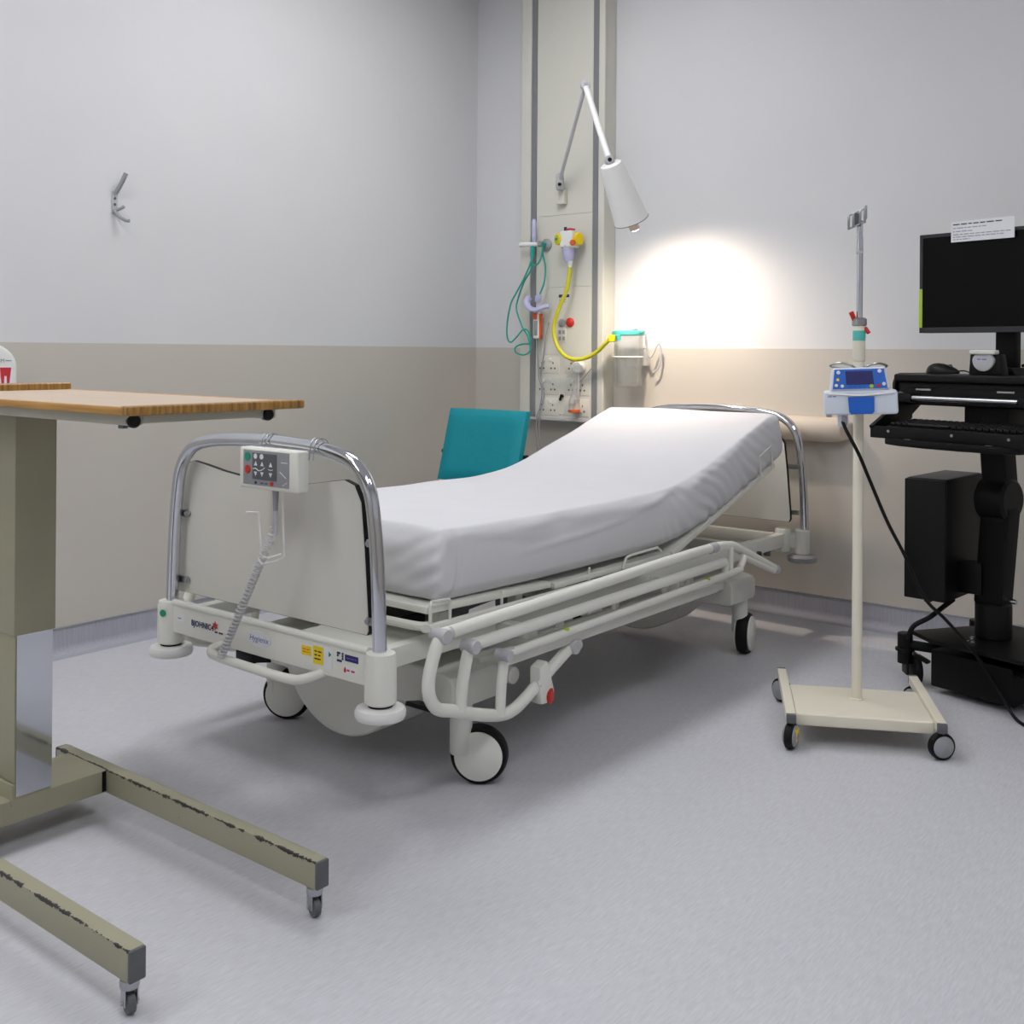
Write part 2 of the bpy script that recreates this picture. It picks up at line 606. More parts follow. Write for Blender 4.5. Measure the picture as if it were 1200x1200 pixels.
def end_outline():
    """Left half is wider than the right: the laminate runs behind the left tube."""
    return [(-2.590, 0.420), (-2.586, 0.50), (-2.572, 0.69), (-2.560, 0.740), (-2.540, 0.768), (-2.510, 0.778), (-2.46, 0.772), (-2.38, 0.760), (-2.28, 0.750),
            (-2.165, 0.747), (-2.05, 0.752), (-1.97, 0.765), (-1.915, 0.773), (-1.880, 0.763), (-1.857, 0.725), (-1.845, 0.62), (-1.832, 0.47), (-1.830, 0.430), (-1.836, 0.420)]


def end_panel(name, y, parent, clipdir):
    out = end_outline()
    if clipdir < 0:
        out = [(a + 0.022, b) for a, b in out]
    pn = part(name, MB().prism(out, (0, y + (-0.0068 if clipdir > 0 else 0.008), 0), X, Z, 0.0012), M_PANEL, parent)
    part('panel_backing', MB().prism(out, (0, y + (0.008 if clipdir > 0 else -0.0068), 0), X, Z, 0.0012), M_PANEL, pn)
    ctr = sum(a for a, b in out) / len(out)
    part('edge_core', MB().prism([(ctr + (a - ctr) * 1.004, 0.60 + (b - 0.60) * 1.006) for a, b in out], (0, y + 0.0068, 0), X, Z, 0.0136), M_BLACK, pn)
    for sx in (0, 1):
        for z in (0.455, 0.635):
            xi = -1.805 if sx else -2.545
            mb = MB().box((xi, y - 0.014 * clipdir, z), (0.05, 0.006, 0.018), 0.002)
            part('panel_clip', mb, M_STEEL, pn)
            part('clip_screw', MB().cyl((xi - (0.019 if sx else -0.019), y - 0.008 * clipdir, z), (xi - (0.019 if sx else -0.019), y - 0.021 * clipdir, z), 0.006, n=12), M_GREY, pn)
    return pn


# foot end
FY = 1.74
tube_arch('footboard_tube', FY, bed)
end_panel('footboard_panel', FY + 0.034, bed, 1)
for xs in (-1.762, -2.568):
    sl = part('post_sleeve', MB().lathe([(0.030, 0.283), (0.036, 0.288), (0.037, 0.30), (0.036, 0.385), (0.033, 0.398), (0.024, 0.400)], (xs, FY, 0)), M_CREAM, bed)
    part('sleeve_ring', MB().cyl((xs, FY, 0.276), (xs, FY, 0.284), 0.028), M_BLACK, sl)
    part('bumper_disc', MB().lathe([(0.04, 0.250), (0.055, 0.252), (0.058, 0.258), (0.058, 0.268), (0.054, 0.275), (0.035, 0.278)], (xs, FY, 0), n=36), M_WHITE, bed)
part('sleeve_dot', MB().lathe([(0.0095, 0), (0.0095, 0.0012)], (-2.556, FY - 0.0345, 0.370), (0.35, -1, 0)), M_GREEN, bed, 'small green dot on the post sleeve')
beam = part('end_beam', MB().b2((-2.545, FY - 0.016, 0.318), (-1.785, FY + 0.016, 0.400), 0.006, 3), M_CREAM, bed)
part('beam_lip', MB().tube([(-2.54, FY - 0.010, 0.398), (-1.79, FY - 0.010, 0.398)], 0.009, 12), M_CREAM, beam)
fy = FY - 0.0168


def sticker(x0, x1, z0, z1, m, name='sticker', lab=None):
    return part(name, MB().b2((x0, fy, z0), (x1, fy + 0.0012, z1)), m, beam, lab)


sticker(-2.520, -2.487, 0.352, 0.372, M_STICK)
small_print((-2.503, fy, 0.361), X, Z, 0.020, 0.006, M_GREYINK, beam)
text('lettering', 'BJOHNIC4', 0.021, (-2.405, fy - 0.0004, 0.358), X, Z, M_NAVY, beam, bold=0.0006)
part('logo_mark', MB().prism([(0.012 * (1 if k % 2 else 0.45) * cos(k * pi / 6), 0.012 * (1 if k % 2 else 0.45) * sin(k * pi / 6)) for k in range(12)], (-2.350, fy, 0.366), X, Z, 0.0012), M_REDINK, beam)
small_print((-2.335, fy, 0.350), X, Z, 0.034, 0.007, M_INK, beam)
part('oval_badge', MB().prism([(0.046 * cos(a * pi / 14), 0.019 * sin(a * pi / 14)) for a in range(28)], (-2.172, fy, 0.362), X, Z, 0.0012), M_STICK, beam, 'white oval badge with blue script')
text('lettering', 'Hygienix', 0.021, (-2.172, fy - 0.0016, 0.362), X, Z, M_BLUEINK, beam, shear=0.25)
sticker(-2.013, -1.978, 0.354, 0.376, M_YELLOW)
small_print((-1.996, fy, 0.365), X, Z, 0.026, 0.004, M_ORANGE, beam, 2)
sticker(-1.971, -1.937, 0.340, 0.382, M_YELLOW)
small_print((-1.954, fy, 0.361), X, Z, 0.025, 0.0055, M_INK, beam, 3)
sticker(-1.932, -1.905, 0.334, 0.384, M_STICK)
part('arrow_mark', MB().prism([(0, -0.006), (0.008, 0), (0, 0.006)], (-1.916, fy, 0.370), X, Z, 0.0012), M_GREEN, beam)
sq = MB()
for i in range(4):
    for j in range(4):
        if (i in (0, 3) or j in (0, 3)) and (i * 3 + j * 5) % 4 != 1:
            sq.box((-1.886 + i * 0.0055, fy, 0.362 + j * 0.0058), (0.0048, 0.0014, 0.0048))
part('square_mark', sq, M_NAVY, beam)
sticker(-1.862, -1.818, 0.365, 0.380, M_NAVY)
small_print((-1.840, fy, 0.3725), X, Z, 0.034, 0.004, M_BLUEINK, beam)
sticker(-1.866, -1.826, 0.336, 0.353, M_STICK)
small_print((-1.842, fy, 0.3445), X, Z, 0.026, 0.007, M_REDINK, beam)
part('flame_mark', MB().prism([(-0.003, -0.006), (0.003, -0.006), (0.004, 0.0), (0.0, 0.008), (-0.004, 0.0)], (-1.861, fy, 0.3445), X, Z, 0.0004), M_REDINK, beam)

part('pull_handle', MB().tube([(-2.325, FY - 0.005, 0.322), (-2.318, FY - 0.05, 0.318), (-2.285, FY - 0.062, 0.310), (-2.16, FY - 0.062, 0.306), (-2.01, FY - 0.062, 0.306), (-1.96, FY - 0.055, 0.313), (-1.945, FY - 0.005, 0.320)], 0.0115, 14, 5), M_CREAM, bed)
part('latch_block', MB().b2((-2.29, FY + 0.0, 0.285), (-2.22, FY + 0.05, 0.317), 0.008), M_BLACKP, bed)

# upper frame
for sx in (-1, 1):
    x = BX + sx * 0.345
    part('side_member', MB().b2((x - 0.018, FY + 0.01, 0.335), (x + 0.018, 3.72, 0.385), 0.006), M_CREAM2, bed)
for y in (2.02, 2.62, 3.18, 3.66):
    part('cross_member', MB().b2((BX - 0.345, y - 0.02, 0.340), (BX + 0.345, y + 0.02, 0.380), 0.005), M_CREAM2, bed)
part('frame_tray', MB().b2((BX + 0.05, FY + 0.02, 0.372), (BX + 0.36, 2.0, 0.378), 0.002), M_CREAM2, bed)
# lift arms and actuator
for sx in (-1, 1):
    for y0, y1 in ((2.12, 2.62), (3.55, 3.02)):
        part('lift_arm', MB().tube([(BX + sx * 0.2, y0, 0.25), (BX + sx * 0.2, y1, 0.35)], 0.022, 12), M_CREAM2, bed)
part('actuator', MB().lathe([(0.02, 0), (0.032, 0.01), (0.032, 0.34), (0.016, 0.36), (0.014, 0.62)], (BX + 0.03, 2.1, 0.30), (0, 1, 0.06)), M_DGREY, bed)
part('gearbox', MB().b2((BX - 0.06, 2.06, 0.27), (BX + 0.10, 2.22, 0.36), 0.02, 3), M_BLACKP, bed)
part('control_box', MB().b2((BX - 0.10, 2.75, 0.24), (BX + 0.14, 3.05, 0.33), 0.015, 3), M_DGREY, bed)

# mattress platform in sections that follow the raised head
HA = radians(17.0)
HY, HZ = 3.07, 0.440
part('leg_section', MB().box((BX, 2.165, 0.4475), (0.765, 0.50, 0.018), 0.006, rx=radians(-2.0)), M_CREAM, bed)
part('seat_section', MB().b2((BX - 0.3825, 2.43, 0.422), (BX + 0.3825, 3.06, 0.440), 0.006), M_CREAM, bed)
part('back_section', MB().box((BX, HY + 0.395 * cos(HA) + 0.01 * sin(HA), HZ + 0.395 * sin(HA) - 0.012), (0.765, 0.79, 0.020), 0.006, rx=HA), M_CREAM, bed)
for y in (2.0, 2.3, 2.5, 2.85):
    for sx in (-1, 1):
        part('platform_bracket', MB().b2((BX + sx * 0.345 - 0.015, y - 0.015, 0.384), (BX + sx * 0.345 + 0.015, y + 0.015, 0.436), 0.003), M_CREAM2, bed)
part('back_strut', MB().tube([(BX + 0.25, 3.10, 0.37), (BX + 0.25, 3.50, 0.545)], 0.012), M_STEEL, bed)
for sx in (-1, 1):
    xo = BX + sx * 0.392
    part('retainer_loop', MB().tube([(xo, 1.915, 0.395), (xo, 1.915, 0.474), (xo, 1.918, 0.479), (xo, 1.982, 0.475), (xo, 1.985, 0.470), (xo, 1.985, 0.395)], 0.0042, 8), M_CREAM, bed)
    part('retainer_loop', MB().tube([(xo, 2.76, 0.430), (xo, 2.78, 0.462), (xo, 2.80, 0.466), (xo, 2.96, 0.468), (xo, 2.98, 0.455)], 0.0042, 8), M_CREAM, bed)
    u = Vector((0, cos(HA), sin(HA)))
    n_ = Vector((0, -sin(HA), cos(HA)))
    b0 = Vector((xo, HY, HZ))
    part('retainer_loop', MB().tube([b0 + u * 0.65 - n_ * 0.01, b0 + u * 0.65 + n_ * 0.075, b0 + u * 0.75 + n_ * 0.078, b0 + u * 0.75 - n_ * 0.01], 0.004, 8), M_CREAM, bed)
    for y in (2.2, 2.6):
        part('retainer_stub', MB().tube([(xo - sx * 0.012, y, 0.395), (xo - sx * 0.012, y, 0.458)], 0.004, 8), M_CREAM, bed)
    part('foot_rail_bar', MB().tube([(BX + sx * 0.05, 1.905, 0.418), (BX + sx * 0.33, 1.905, 0.418), (BX + sx * 0.378, 1.93, 0.418), (BX + sx * 0.392, 1.985, 0.416), (BX + sx * 0.392, 2.9, 0.412)], 0.011, 10, 4), M_CREAM, bed)

# head end
EY = 4.06
tube_arch('headboard_tube', EY, bed)
end_panel('headboard_panel', EY - 0.034, bed, -1)
for sx in (-1, 1):
    xs = BX + sx * 0.390
    part('head_sleeve', MB().lathe([(0.026, 0.292), (0.029, 0.296), (0.029, 0.384), (0.024, 0.390)], (xs, EY, 0)), M_CREAM2, bed)
    part('bumper_disc', MB().lathe([(0.04, 0.262), (0.055, 0.264), (0.057, 0.270), (0.057, 0.282), (0.05, 0.288), (0.03, 0.292)], (xs, EY, 0), n=36), M_GREY, bed)
    arm = part('head_arm', MB().b2((BX + sx * 0.318 - 0.017, 3.45, 0.320), (BX + sx * 0.318 + 0.017, EY - 0.03, 0.372), 0.005), M_CREAM2, bed)
    part('arm_socket', MB().lathe([(0.028, 0.298), (0.031, 0.302), (0.031, 0.384), (0.027, 0.390)], (BX + sx * 0.318, EY - 0.02, 0)), M_CREAM2, arm)
    part('socket_link', MB().b2((BX + sx * 0.354 - 0.04, EY - 0.022, 0.315), (BX + sx * 0.354 + 0.04, EY + 0.012, 0.372), 0.006), M_CREAM2, arm)
    part('arm_knob', MB().cyl((BX + sx * 0.318, 3.90, 0.30), (BX + sx * 0.318, 3.90, 0.325), 0.014), M_DGREY, arm)
    part('release_catch', MB().box((BX + sx * 0.342, 3.76, 0.322), (0.02, 0.055, 0.022), 0.006, rx=0.15), M_BLACKP, arm)
part('head_cross_beam', MB().b2((BX - 0.318, EY - 0.04, 0.325), (BX + 0.318, EY - 0.008, 0.368), 0.005), M_CREAM2, bed)

# side rails, swung down
for sx in (1, -1):
    xr = BX + sx * 0.470
    yz = lambda L, dx=0.0: [(xr + sx * dx, a, b) for a, b in L]
    rail = part('side_rail', MB().tube(yz([(1.868, 0.418), (1.850, 0.395), (1.828, 0.335), (1.830, 0.290), (1.858, 0.255), (1.915, 0.236), (2.00, 0.206), (2.085, 0.183), (2.135, 0.182), (2.19, 0.200), (2.29, 0.248), (2.385, 0.290)]), 0.0155, 14, 5), M_CREAM, bed)
    part('rail_tube', MB().tube(yz([(1.868, 0.424), (2.4, 0.434), (2.9, 0.445), (3.17, 0.447), (3.29, 0.438), (3.36, 0.418), (3.64, 0.308)]), 0.0155, 14, 4), M_CREAM, rail)
    part('rail_tube', MB().tube(yz([(1.960, 0.383), (2.6, 0.388), (3.235, 0.393)], 0.012), 0.0150, 14), M_CREAM, rail)
    part('rail_tube', MB().tube(yz([(2.070, 0.338), (2.7, 0.346), (3.27, 0.354), (3.33, 0.365), (3.36, 0.395)], 0.022), 0.0110, 12, 4), M_CREAM, rail)
    part('rail_profile', MB().b2((xr - 0.008, 2.08, 0.300), (xr + 0.010, 3.20, 0.332), 0.006), M_CREAM2, rail)
    part('rail_post', MB().tube(yz([(1.960, 0.378), (1.938, 0.300), (1.930, 0.232)], 0.006), 0.0145, 12, 3), M_CREAM, rail)
    part('rail_post', MB().tube(yz([(2.090, 0.330), (2.078, 0.26), (2.074, 0.186)], 0.010), 0.0130, 12, 3), M_CREAM, rail)
    for (a, b, dx, r) in ((1.868, 0.421, 0.0, 0.0180), (1.960, 0.380, 0.010, 0.0172), (2.078, 0.336, 0.018, 0.0150), (2.385, 0.290, 0.0, 0.019)):
        cp = MB().lathe([(r * 0.9, -0.021), (r, -0.016), (r, 0.016), (r * 0.9, 0.021)], (xr + sx * dx, a, b), X, 20)
        cp.cyl((xr + sx * dx, a, b), (xr + sx * dx, a + 0.03, b + 0.002), r * 0.95, n=16)
        part('joint_cap', cp, M_LGREY, rail)
    part('joint_collar', MB().cyl((xr, 3.155, 0.4465), (xr, 3.195, 0.446), 0.0172, n=16), M_LGREY, rail)
    part('end_cap', MB().cyl((xr, 3.632, 0.311), (xr, 3.655, 0.302), 0.0185, n=16, ch=0.003), M_LGREY, rail)
    part('rail_post', MB().tube(yz([(3.285, 0.435), (3.280, 0.355)], 0.010), 0.010, 10), M_CREAM, rail)
    part('rail_post', MB().tube(yz([(3.24, 0.393), (3.235, 0.352)], 0.014), 0.012, 10), M_CREAM, rail)
    part('rail_brace', MB().tube(yz([(3.355, 0.395), (3.42, 0.372), (3.60, 0.308)], 0.016), 0.010, 10), M_CREAM, rail)
    for y in (2.35, 2.62, 2.90, 3.05):
        part('rail_bracket', MB().box((xr - sx * 0.012, y, 0.362), (0.014, 0.022, 0.036), 0.003), M_CREAM2, rail)
    for y in (2.22, 2.98):
        part('rail_mount', MB().b2((min(xr, BX + sx * 0.35), y - 0.02, 0.345), (max(xr, BX + sx * 0.35), y + 0.02, 0.375), 0.005), M_CREAM2, rail)
    rl = part('release_lever', MB().prism([(-0.030, 0.040), (0.004, 0.052), (0.034, -0.030), (0.022, -0.058), (-0.022, -0.056), (-0.030, -0.02)], (xr - 0.016, 2.255, 0.230), Y, Z, 0.034, 0.005), M_CREAM, rail)
    part('release_button', MB().lathe([(0.019, 0), (0.021, 0.003), (0.021, 0.010), (0.017, 0.013)], (xr + sx * 0.008, 2.272, 0.188), (0.9 * sx, 0.35, 0), 24), M_RED, rl, 'round red release button')
    part('lever_decal', MB().box((xr + sx * 0.0165, 2.235, 0.235), (0.0015, 0.03, 0.020), rx=0.5), M_STICK, rl)
    part('lever_decal', MB().box((xr + sx * 0.0170, 2.235, 0.226), (0.0018, 0.014, 0.006), rx=0.5), M_REDINK, rl)
    for y, z in ((2.33, 0.3495), (3.10, 0.3595)):
        part('yellow_dot', MB().ball((xr + sx * 0.024, y, z + 0.001), 0.0085, (1, 1.2, 0.6), 12), M_LIME, rail)

# base: two cross covers with a round belly, longitudinal beams, casters


def base_cover(y0, y1):
    zc, R = 0.295, 0.240
    out = []
    a0 = math.asin((zc - 0.192) / R)
    out.append((-0.405, 0.215))
    out.append((-0.400, 0.200))
    out.append((-0.385, 0.195))
    out.append((-0.27, 0.193))
    n = 28
    for i in range(n + 1):
        a = pi + a0 + (pi - 2 * a0) * i / n
        out.append((R * cos(a), zc + R * sin(a)))
    out += [(0.27, 0.193), (0.385, 0.195), (0.400, 0.200), (0.405, 0.215), (0.405, 0.262), (0.395, 0.278), (0.375, 0.284),
            (0.22, 0.300), (-0.22, 0.300), (-0.375, 0.284), (-0.395, 0.278), (-0.405, 0.262)]
    return MB().prism([(a, b) for a, b in out], (BX, y1, 0), X, Z, y1 - y0, 0.012, 3)


cv = part('base_cover', base_cover(1.985, 2.165), M_CREAM2, bed)
part('pedal_marker', MB().box((-2.020, 1.984, 0.252), (0.050, 0.006, 0.018), 0.0028), M_RED, cv, 'red brake marker')
part('base_cover', base_cover(3.445, 3.625), M_CREAM2, bed)
for sx in (-1, 1):
    part('base_beam', MB().b2((BX + sx * 0.345 - 0.028, 2.12, 0.252), (BX + sx * 0.345 + 0.028, 3.56, 0.298), 0.008), M_CREAM2, bed)
    part('brake_pedal', MB().box((BX + sx * 0.33, 1.965, 0.205), (0.09, 0.05, 0.012), 0.004, rx=-0.2), M_BLACKP, bed)
    part('brake_pivot', MB().cyl((BX + sx * 0.36, 2.20, 0.245), (BX + sx * 0.425, 2.20, 0.245), 0.022, ch=0.003), M_CREAM, bed)
part('warning_sticker', MB().prism([(-0.012, -0.010), (0.012, -0.010), (0, 0.012)], (-1.8015, 1.79, 0.362), Y, Z, 0.001), M_YELLOW, bed)


def bed_caster(sxp, syp, wx, wy, ang):
    n = Vector((cos(radians(ang)), sin(radians(ang)), 0))
    c = Vector((wx, wy, 0.072))
    fork = MB().lathe([(0.026, 0.075), (0.0285, 0.080), (0.0285, 0.20)], (sxp, syp, 0), n=24)
    d = (Vector((wx, wy, 0)) - Vector((sxp, syp, 0)))
    fork.box(((sxp + wx) / 2, (syp + wy) / 2, 0.092), (max(d.length, 0.03), 0.034, 0.05), 0.01, rz=math.atan2(d.y, d.x))
    f = part('caster', fork, M_CREAM2, bed)
    part('tire', MB().lathe([(0.060, -0.022), (0.069, -0.019), (0.0725, -0.010), (0.0725, 0.010), (0.069, 0.019), (0.060, 0.022)], c, n, 40), M_BLACK, f)
    for s in (1, -1):
        part('wheel_cover', MB().lathe([(0.061, 0.018), (0.0605, 0.026), (0.056, 0.029), (0.0, 0.030)], c, n * s, 40, cap=False), M_CREAM, f)


bed_caster(-1.795, 2.055, -1.762, 2.088, 302)
bed_caster(-2.535, 2.075, -2.505, 2.095, 302)
bed_caster(-1.800, 3.580, -1.790, 3.600, 14)
bed_caster(-2.530, 3.580, -2.525, 3.610, 14)


# ------------------------------------------------------------------ mattress under a white fitted sheet
def mattress():
    W, L, T, R = 0.772, 1.985, 0.176, 0.026
    s_flat = 1.20
    BEND = 0.70
    nx, ns, nt = 40, 300, 18

    def path(s):
        # bottom centre line: slightly falling foot part, smooth bend, raised head part
        y, z, th = 1.950, 0.468, radians(-1.5)
        ds = 0.01
        k = 0.0
        while k < s - 1e-9:
            st = min(ds, s - k)
            f = min(max((k - (s_flat - BEND / 2)) / BEND, 0), 1)
            f = f * f * (3 - 2 * f)
            th = radians(-1.8) * (1 - min(k / 0.6, 1)) + f * HA
            y += st * cos(th)
            z += st * sin(th)
            k += st
        return y, z, th
    cache = {}

    def place(a, s, t):
        key = round(s, 5)
        if key not in cache:
            cache[key] = path(max(s, 0))
        y, z, th = cache[key]
        if s < 0:
            y += s
        return Vector((BX + a, y - t * sin(th), z + t * cos(th)))

    def grid(lo, hi, n, r):
        # dense samples near both rounded ends
        e = [lo + r * (1 - cos(i / 6 * pi / 2)) for i in range(6)]
        f = [hi - r * (1 - cos(i / 6 * pi / 2)) for i in range(6)][::-1]
        m = [lo + r + (hi - lo - 2 * r) * i / n for i in range(n + 1)]
        return e + m + f
    ga, gs, gt = grid(-W / 2, W / 2, nx, R), grid(0, L, ns, R), grid(0, T, nt, R)

    def rnd(p):
        q = Vector((min(max(p.x, -W / 2 + R), W / 2 - R), min(max(p.y, R), L - R), min(max(p.z, R), T - R)))
        d = p - q
        if d.length > 1e-9:
            # pillow-like: a softer corner on the top edge
            d = d.normalized() * R
        return q + d

    def sstep(v):
        v = min(max(v, 0.0), 1.0)
        return v * v * (3 - 2 * v)

    def wrinkle(p):
        q = p.copy()
        a, s, t = p
        f = t / T
        sg = 1 if a > 0 else -1
        ws = sstep((abs(a) - (W / 2 - R)) / R)            # how much of a side face this is
        we = sstep((R - s) / R)                           # how much of the foot face
        tp_ = sstep((t - (T - R)) / R)
        k = 1 - (2 * a / W) ** 4
        q.z += tp_ * (0.007 * k * noise.noise((a * 3, s * 2.2, 1.3)) + 0.004 * k)
        # the top edge line is never quite straight
        q.z += 0.006 * noise.noise((s * 4.5, sg * 2.0, 7.7)) * tp_ * sstep((abs(a) - (W / 2 - 0.09)) / 0.09)
        dx = 0.0
        env = sstep((s - 1.0) / 0.35) * sstep((L - 0.03 - s) / 0.12)
        ph = s * 105 + 16 * f + 7 * noise.noise((s * 4, f * 0.9, 4.4))
        amp = 0.0090 * env * (0.25 + 0.75 * (1 - f)) * (0.25 + 1.2 * abs(noise.noise((s * 5, 0.4, 2.2))))
        dx += amp * sin(ph)
        d1 = (f - 0.60) - 0.34 * (s - 0.60)
        dx += 0.0075 * math.exp(-(d1 / 0.045) ** 2) * max(0, 1 - abs(s - 0.60) / 0.33)
        d2 = (f - 0.86) - 0.62 * (s - 0.98)
        dx += 0.0070 * math.exp(-(d2 / 0.07) ** 2) * max(0, 1 - abs(s - 0.98) / 0.24)
        d3 = (f - 0.80) + 0.50 * (s - 0.25)
        dx += 0.004 * math.exp(-(d3 / 0.06) ** 2) * max(0, 1 - abs(s - 0.25) / 0.2)
        dx += 0.012 * (sin(pi * f) - 0.4) + 0.006 * noise.noise((s * 2.5, f * 1.5, 8.8))
        dx += 0.012 * noise.noise((s * 7, f * 2.0, 5.5)) * max(0.0, 1 - abs(f - 0.85) / 0.25)
        dx -= 0.007 * math.exp(-((s - 0.055 - 0.014 * sin(f * 3)) / 0.008) ** 2)
        q.x += sg * ws * dx
        e = max(0, 1 - abs(abs(a) - W / 2) / 0.22)
        dy = 0.0055 * e * sin(f * 24 + (W / 2 - abs(a)) * 70) * (1 - f * 0.8) + 0.014 * (sin(pi * f) - 0.5)
        dy += 0.007 * noise.noise((a * 7, f * 4, 3.1))
        q.y -= we * dy
        if f < 0.12:
            q.x *= 0.992
        return q
    bm = bmesh.new()
    cache_v = {}

    def V(a, s, t):
        k = (round(a, 5), round(s, 5), round(t, 5))
        if k not in cache_v:
            p = wrinkle(rnd(Vector((a, s, t))))
            cache_v[k] = bm.verts.new(place(p.x, p.y, p.z))
        return cache_v[k]

    def sheet(f, A, B, flip):
        for i in range(len(A) - 1):
            for j in range(len(B) - 1):
                vs = [f(A[i], B[j]), f(A[i + 1], B[j]), f(A[i + 1], B[j + 1]), f(A[i], B[j + 1])]
                if len(set(vs)) < 3:
                    continue
                if flip:
                    vs.reverse()
                try:
                    bm.faces.new(vs)
                except ValueError:
                    pass
    sheet(lambda a, s: V(a, s, T), ga, gs, False)
    sheet(lambda a, s: V(a, s, 0), ga, gs, True)
    sheet(lambda s, t: V(W / 2, s, t), gs, gt, False)
    sheet(lambda s, t: V(-W / 2, s, t), gs, gt, True)
    sheet(lambda a, t: V(a, 0, t), ga, gt, False)
    sheet(lambda a, t: V(a, L, t), ga, gt, True)
    bmesh.ops.recalc_face_normals(bm, faces=bm.faces[:])
    mb = MB()
    mb.bm.free()
    mb.bm = bm
    return mb


single('mattress', mattress(), M_SHEET, 'white sheeted mattress with raised head end on the cream bed', 'mattress', angle=80)

# ------------------------------------------------------------------ bed control hung on the footboard tube
ct = root('bed_control', (-2.092, 1.69, 0.745), 'grey and cream button panel hooked over the chrome footboard tube', 'control panel')
ORIG[ct.name] = Vector((-2.132, 1.69, 0.745))      # local layout is measured from the panel's own centre
cx0, cx1, cz0, cz1, cyf, cyb = -2.240, -2.022, 0.742, 0.842, 1.680, 1.718
body = part('body', MB().b2((cx0, cyf, cz0), (cx1, cyb, cz1), 0.008, 3), M_CREAM, ct)
fp = part('faceplate', MB().b2((-2.222, cyf - 0.0015, 0.752), (-2.050, cyf + 0.002, 0.836), 0.0012, 1), M_GREY, ct)
part('key_field', MB().b2((-2.186, cyf - 0.0024, 0.766), (-2.094, cyf, 0.830), 0.0005, 1), M_DGREY, fp)
yb = cyf - 0.0028


def key(px, pz, r, m, lab=None):
    part('button', MB().cyl((px, yb + 0.002, pz), (px, yb - 0.0006, pz), r, n=18), m, fp, lab)


def tri(px, pz, s, up):
    g = 1 if up else -1
    part('arrow_key', MB().prism([(-s, -s * 0.8 * g), (s, -s * 0.8 * g), (0, s * g)][::g], (px, yb + 0.001, pz), X, Z, 0.0016), M_STICK, fp)


key(-2.204, 0.820, 0.0105, M_GREEN, 'green round key')
key(-2.203, 0.789, 0.0100, M_RED, 'red round key')
key(-2.173, 0.822, 0.0065, M_STICK)
key(-2.150, 0.822, 0.0065, M_STICK)
for px in (-2.172, -2.148, -2.116):
    tri(px, 0.804, 0.0058, True)
    tri(px, 0.780, 0.0058, False)
part('bed_symbol', MB().tube([(-2.182, yb, 0.791), (-2.172, yb, 0.793), (-2.160, yb, 0.787), (-2.148, yb, 0.790), (-2.138, yb, 0.796)], 0.0013, 6), M_STICK, fp)
part('bed_symbol', MB().tube([(-2.124, yb, 0.793), (-2.116, yb, 0.791), (-2.108, yb, 0.793)], 0.0009, 6), M_STICK, fp)
key(-2.112, 0.759, 0.0055, M_RED)
key(-2.172, 0.758, 0.0035, M_NAVY)
small_print((-2.140, cyf - 0.0016, 0.758), X, Z, 0.030, 0.006, M_DGREY, fp)
part('wear_mark', MB().tube([(-2.083, cyf - 0.0018, 0.790), (-2.060, cyf - 0.0018, 0.776)], 0.0009, 6), M_STICK, fp)
part('wear_mark', MB().tube([(-2.078, cyf - 0.0018, 0.812), (-2.056, cyf - 0.0018, 0.812)], 0.0009, 6), M_STICK, fp)
part('wear_mark', MB().tube([(-2.072, cyf - 0.0018, 0.758), (-2.056, cyf - 0.0018, 0.766)], 0.0009, 6), M_STICK, fp)
for hx in (-2.200, -2.020):
    tz = 0.851 if hx < -2.1 else 0.848
    for dx in (0, 0.014):
        pts = [(hx + dx, cyb - 0.004, 0.82), (hx + dx, cyb + 0.0, 0.848), (hx + dx, 1.725, tz + 0.019), (hx + dx, 1.742, tz + 0.022), (hx + dx, 1.759, tz + 0.014), (hx + dx, 1.765, tz - 0.006), (hx + dx, 1.764, tz - 0.02)]
        part('hook', MB().tube(pts, 0.0016, 8, 4), M_STEEL, ct)
part('cord_strain_relief', MB().lathe([(0.008, 0), (0.007, -0.02), (0.0055, -0.05)][::-1], (-2.118, 1.695, 0.742), (0, 0, 1), 14), M_GREY, ct)
part('cable', MB().tube([(-2.118, 1.695, 0.70), (-2.118, 1.695, 0.66), (-2.122, 1.694, 0.635)], 0.0055, 10, 4), M_LGREY, ct)
# coiled lead falls in front of the beam
A, B = Vector((-2.120, 1.694, 0.650)), Vector((-2.288, 1.667, 0.318))
ax = (B - A)
Lc = ax.length
ax.normalize()
e1 = ax.orthogonal().normalized()
e2 = ax.cross(e1)
coil = []
turns = 32
for i in range(turns * 9 + 1):
    f = i / (turns * 9)
    g = f ** 0.85
    a = 2 * pi * i / 9
    rr = 0.0088 - 0.0008 * f
    coil.append(A + ax * (Lc * g) + (e1 * cos(a) + e2 * sin(a)) * rr)
part('coiled_cord', MB().tube(coil, 0.0032, 6), M_CORD, ct)
# white wire hanger below the panel
wh = MB().tube([(-2.098, 1.700, 0.745), (-2.096, 1.700, 0.66), (-2.088, 1.698, 0.585), (-2.098, 1.680, 0.576), (-2.128, 1.664, 0.568), (-2.150, 1.672, 0.572), (-2.160, 1.680, 0.570)], 0.0026, 8)
wh.tube([(-2.222, 1.69, 0.680), (-2.176, 1.690, 0.684), (-2.166, 1.688, 0.62), (-2.152, 1.684, 0.580), (-2.11, 1.668, 0.584), (-2.090, 1.690, 0.592)], 0.0026, 8)
part('wire_hanger', wh, M_WHITE, ct)

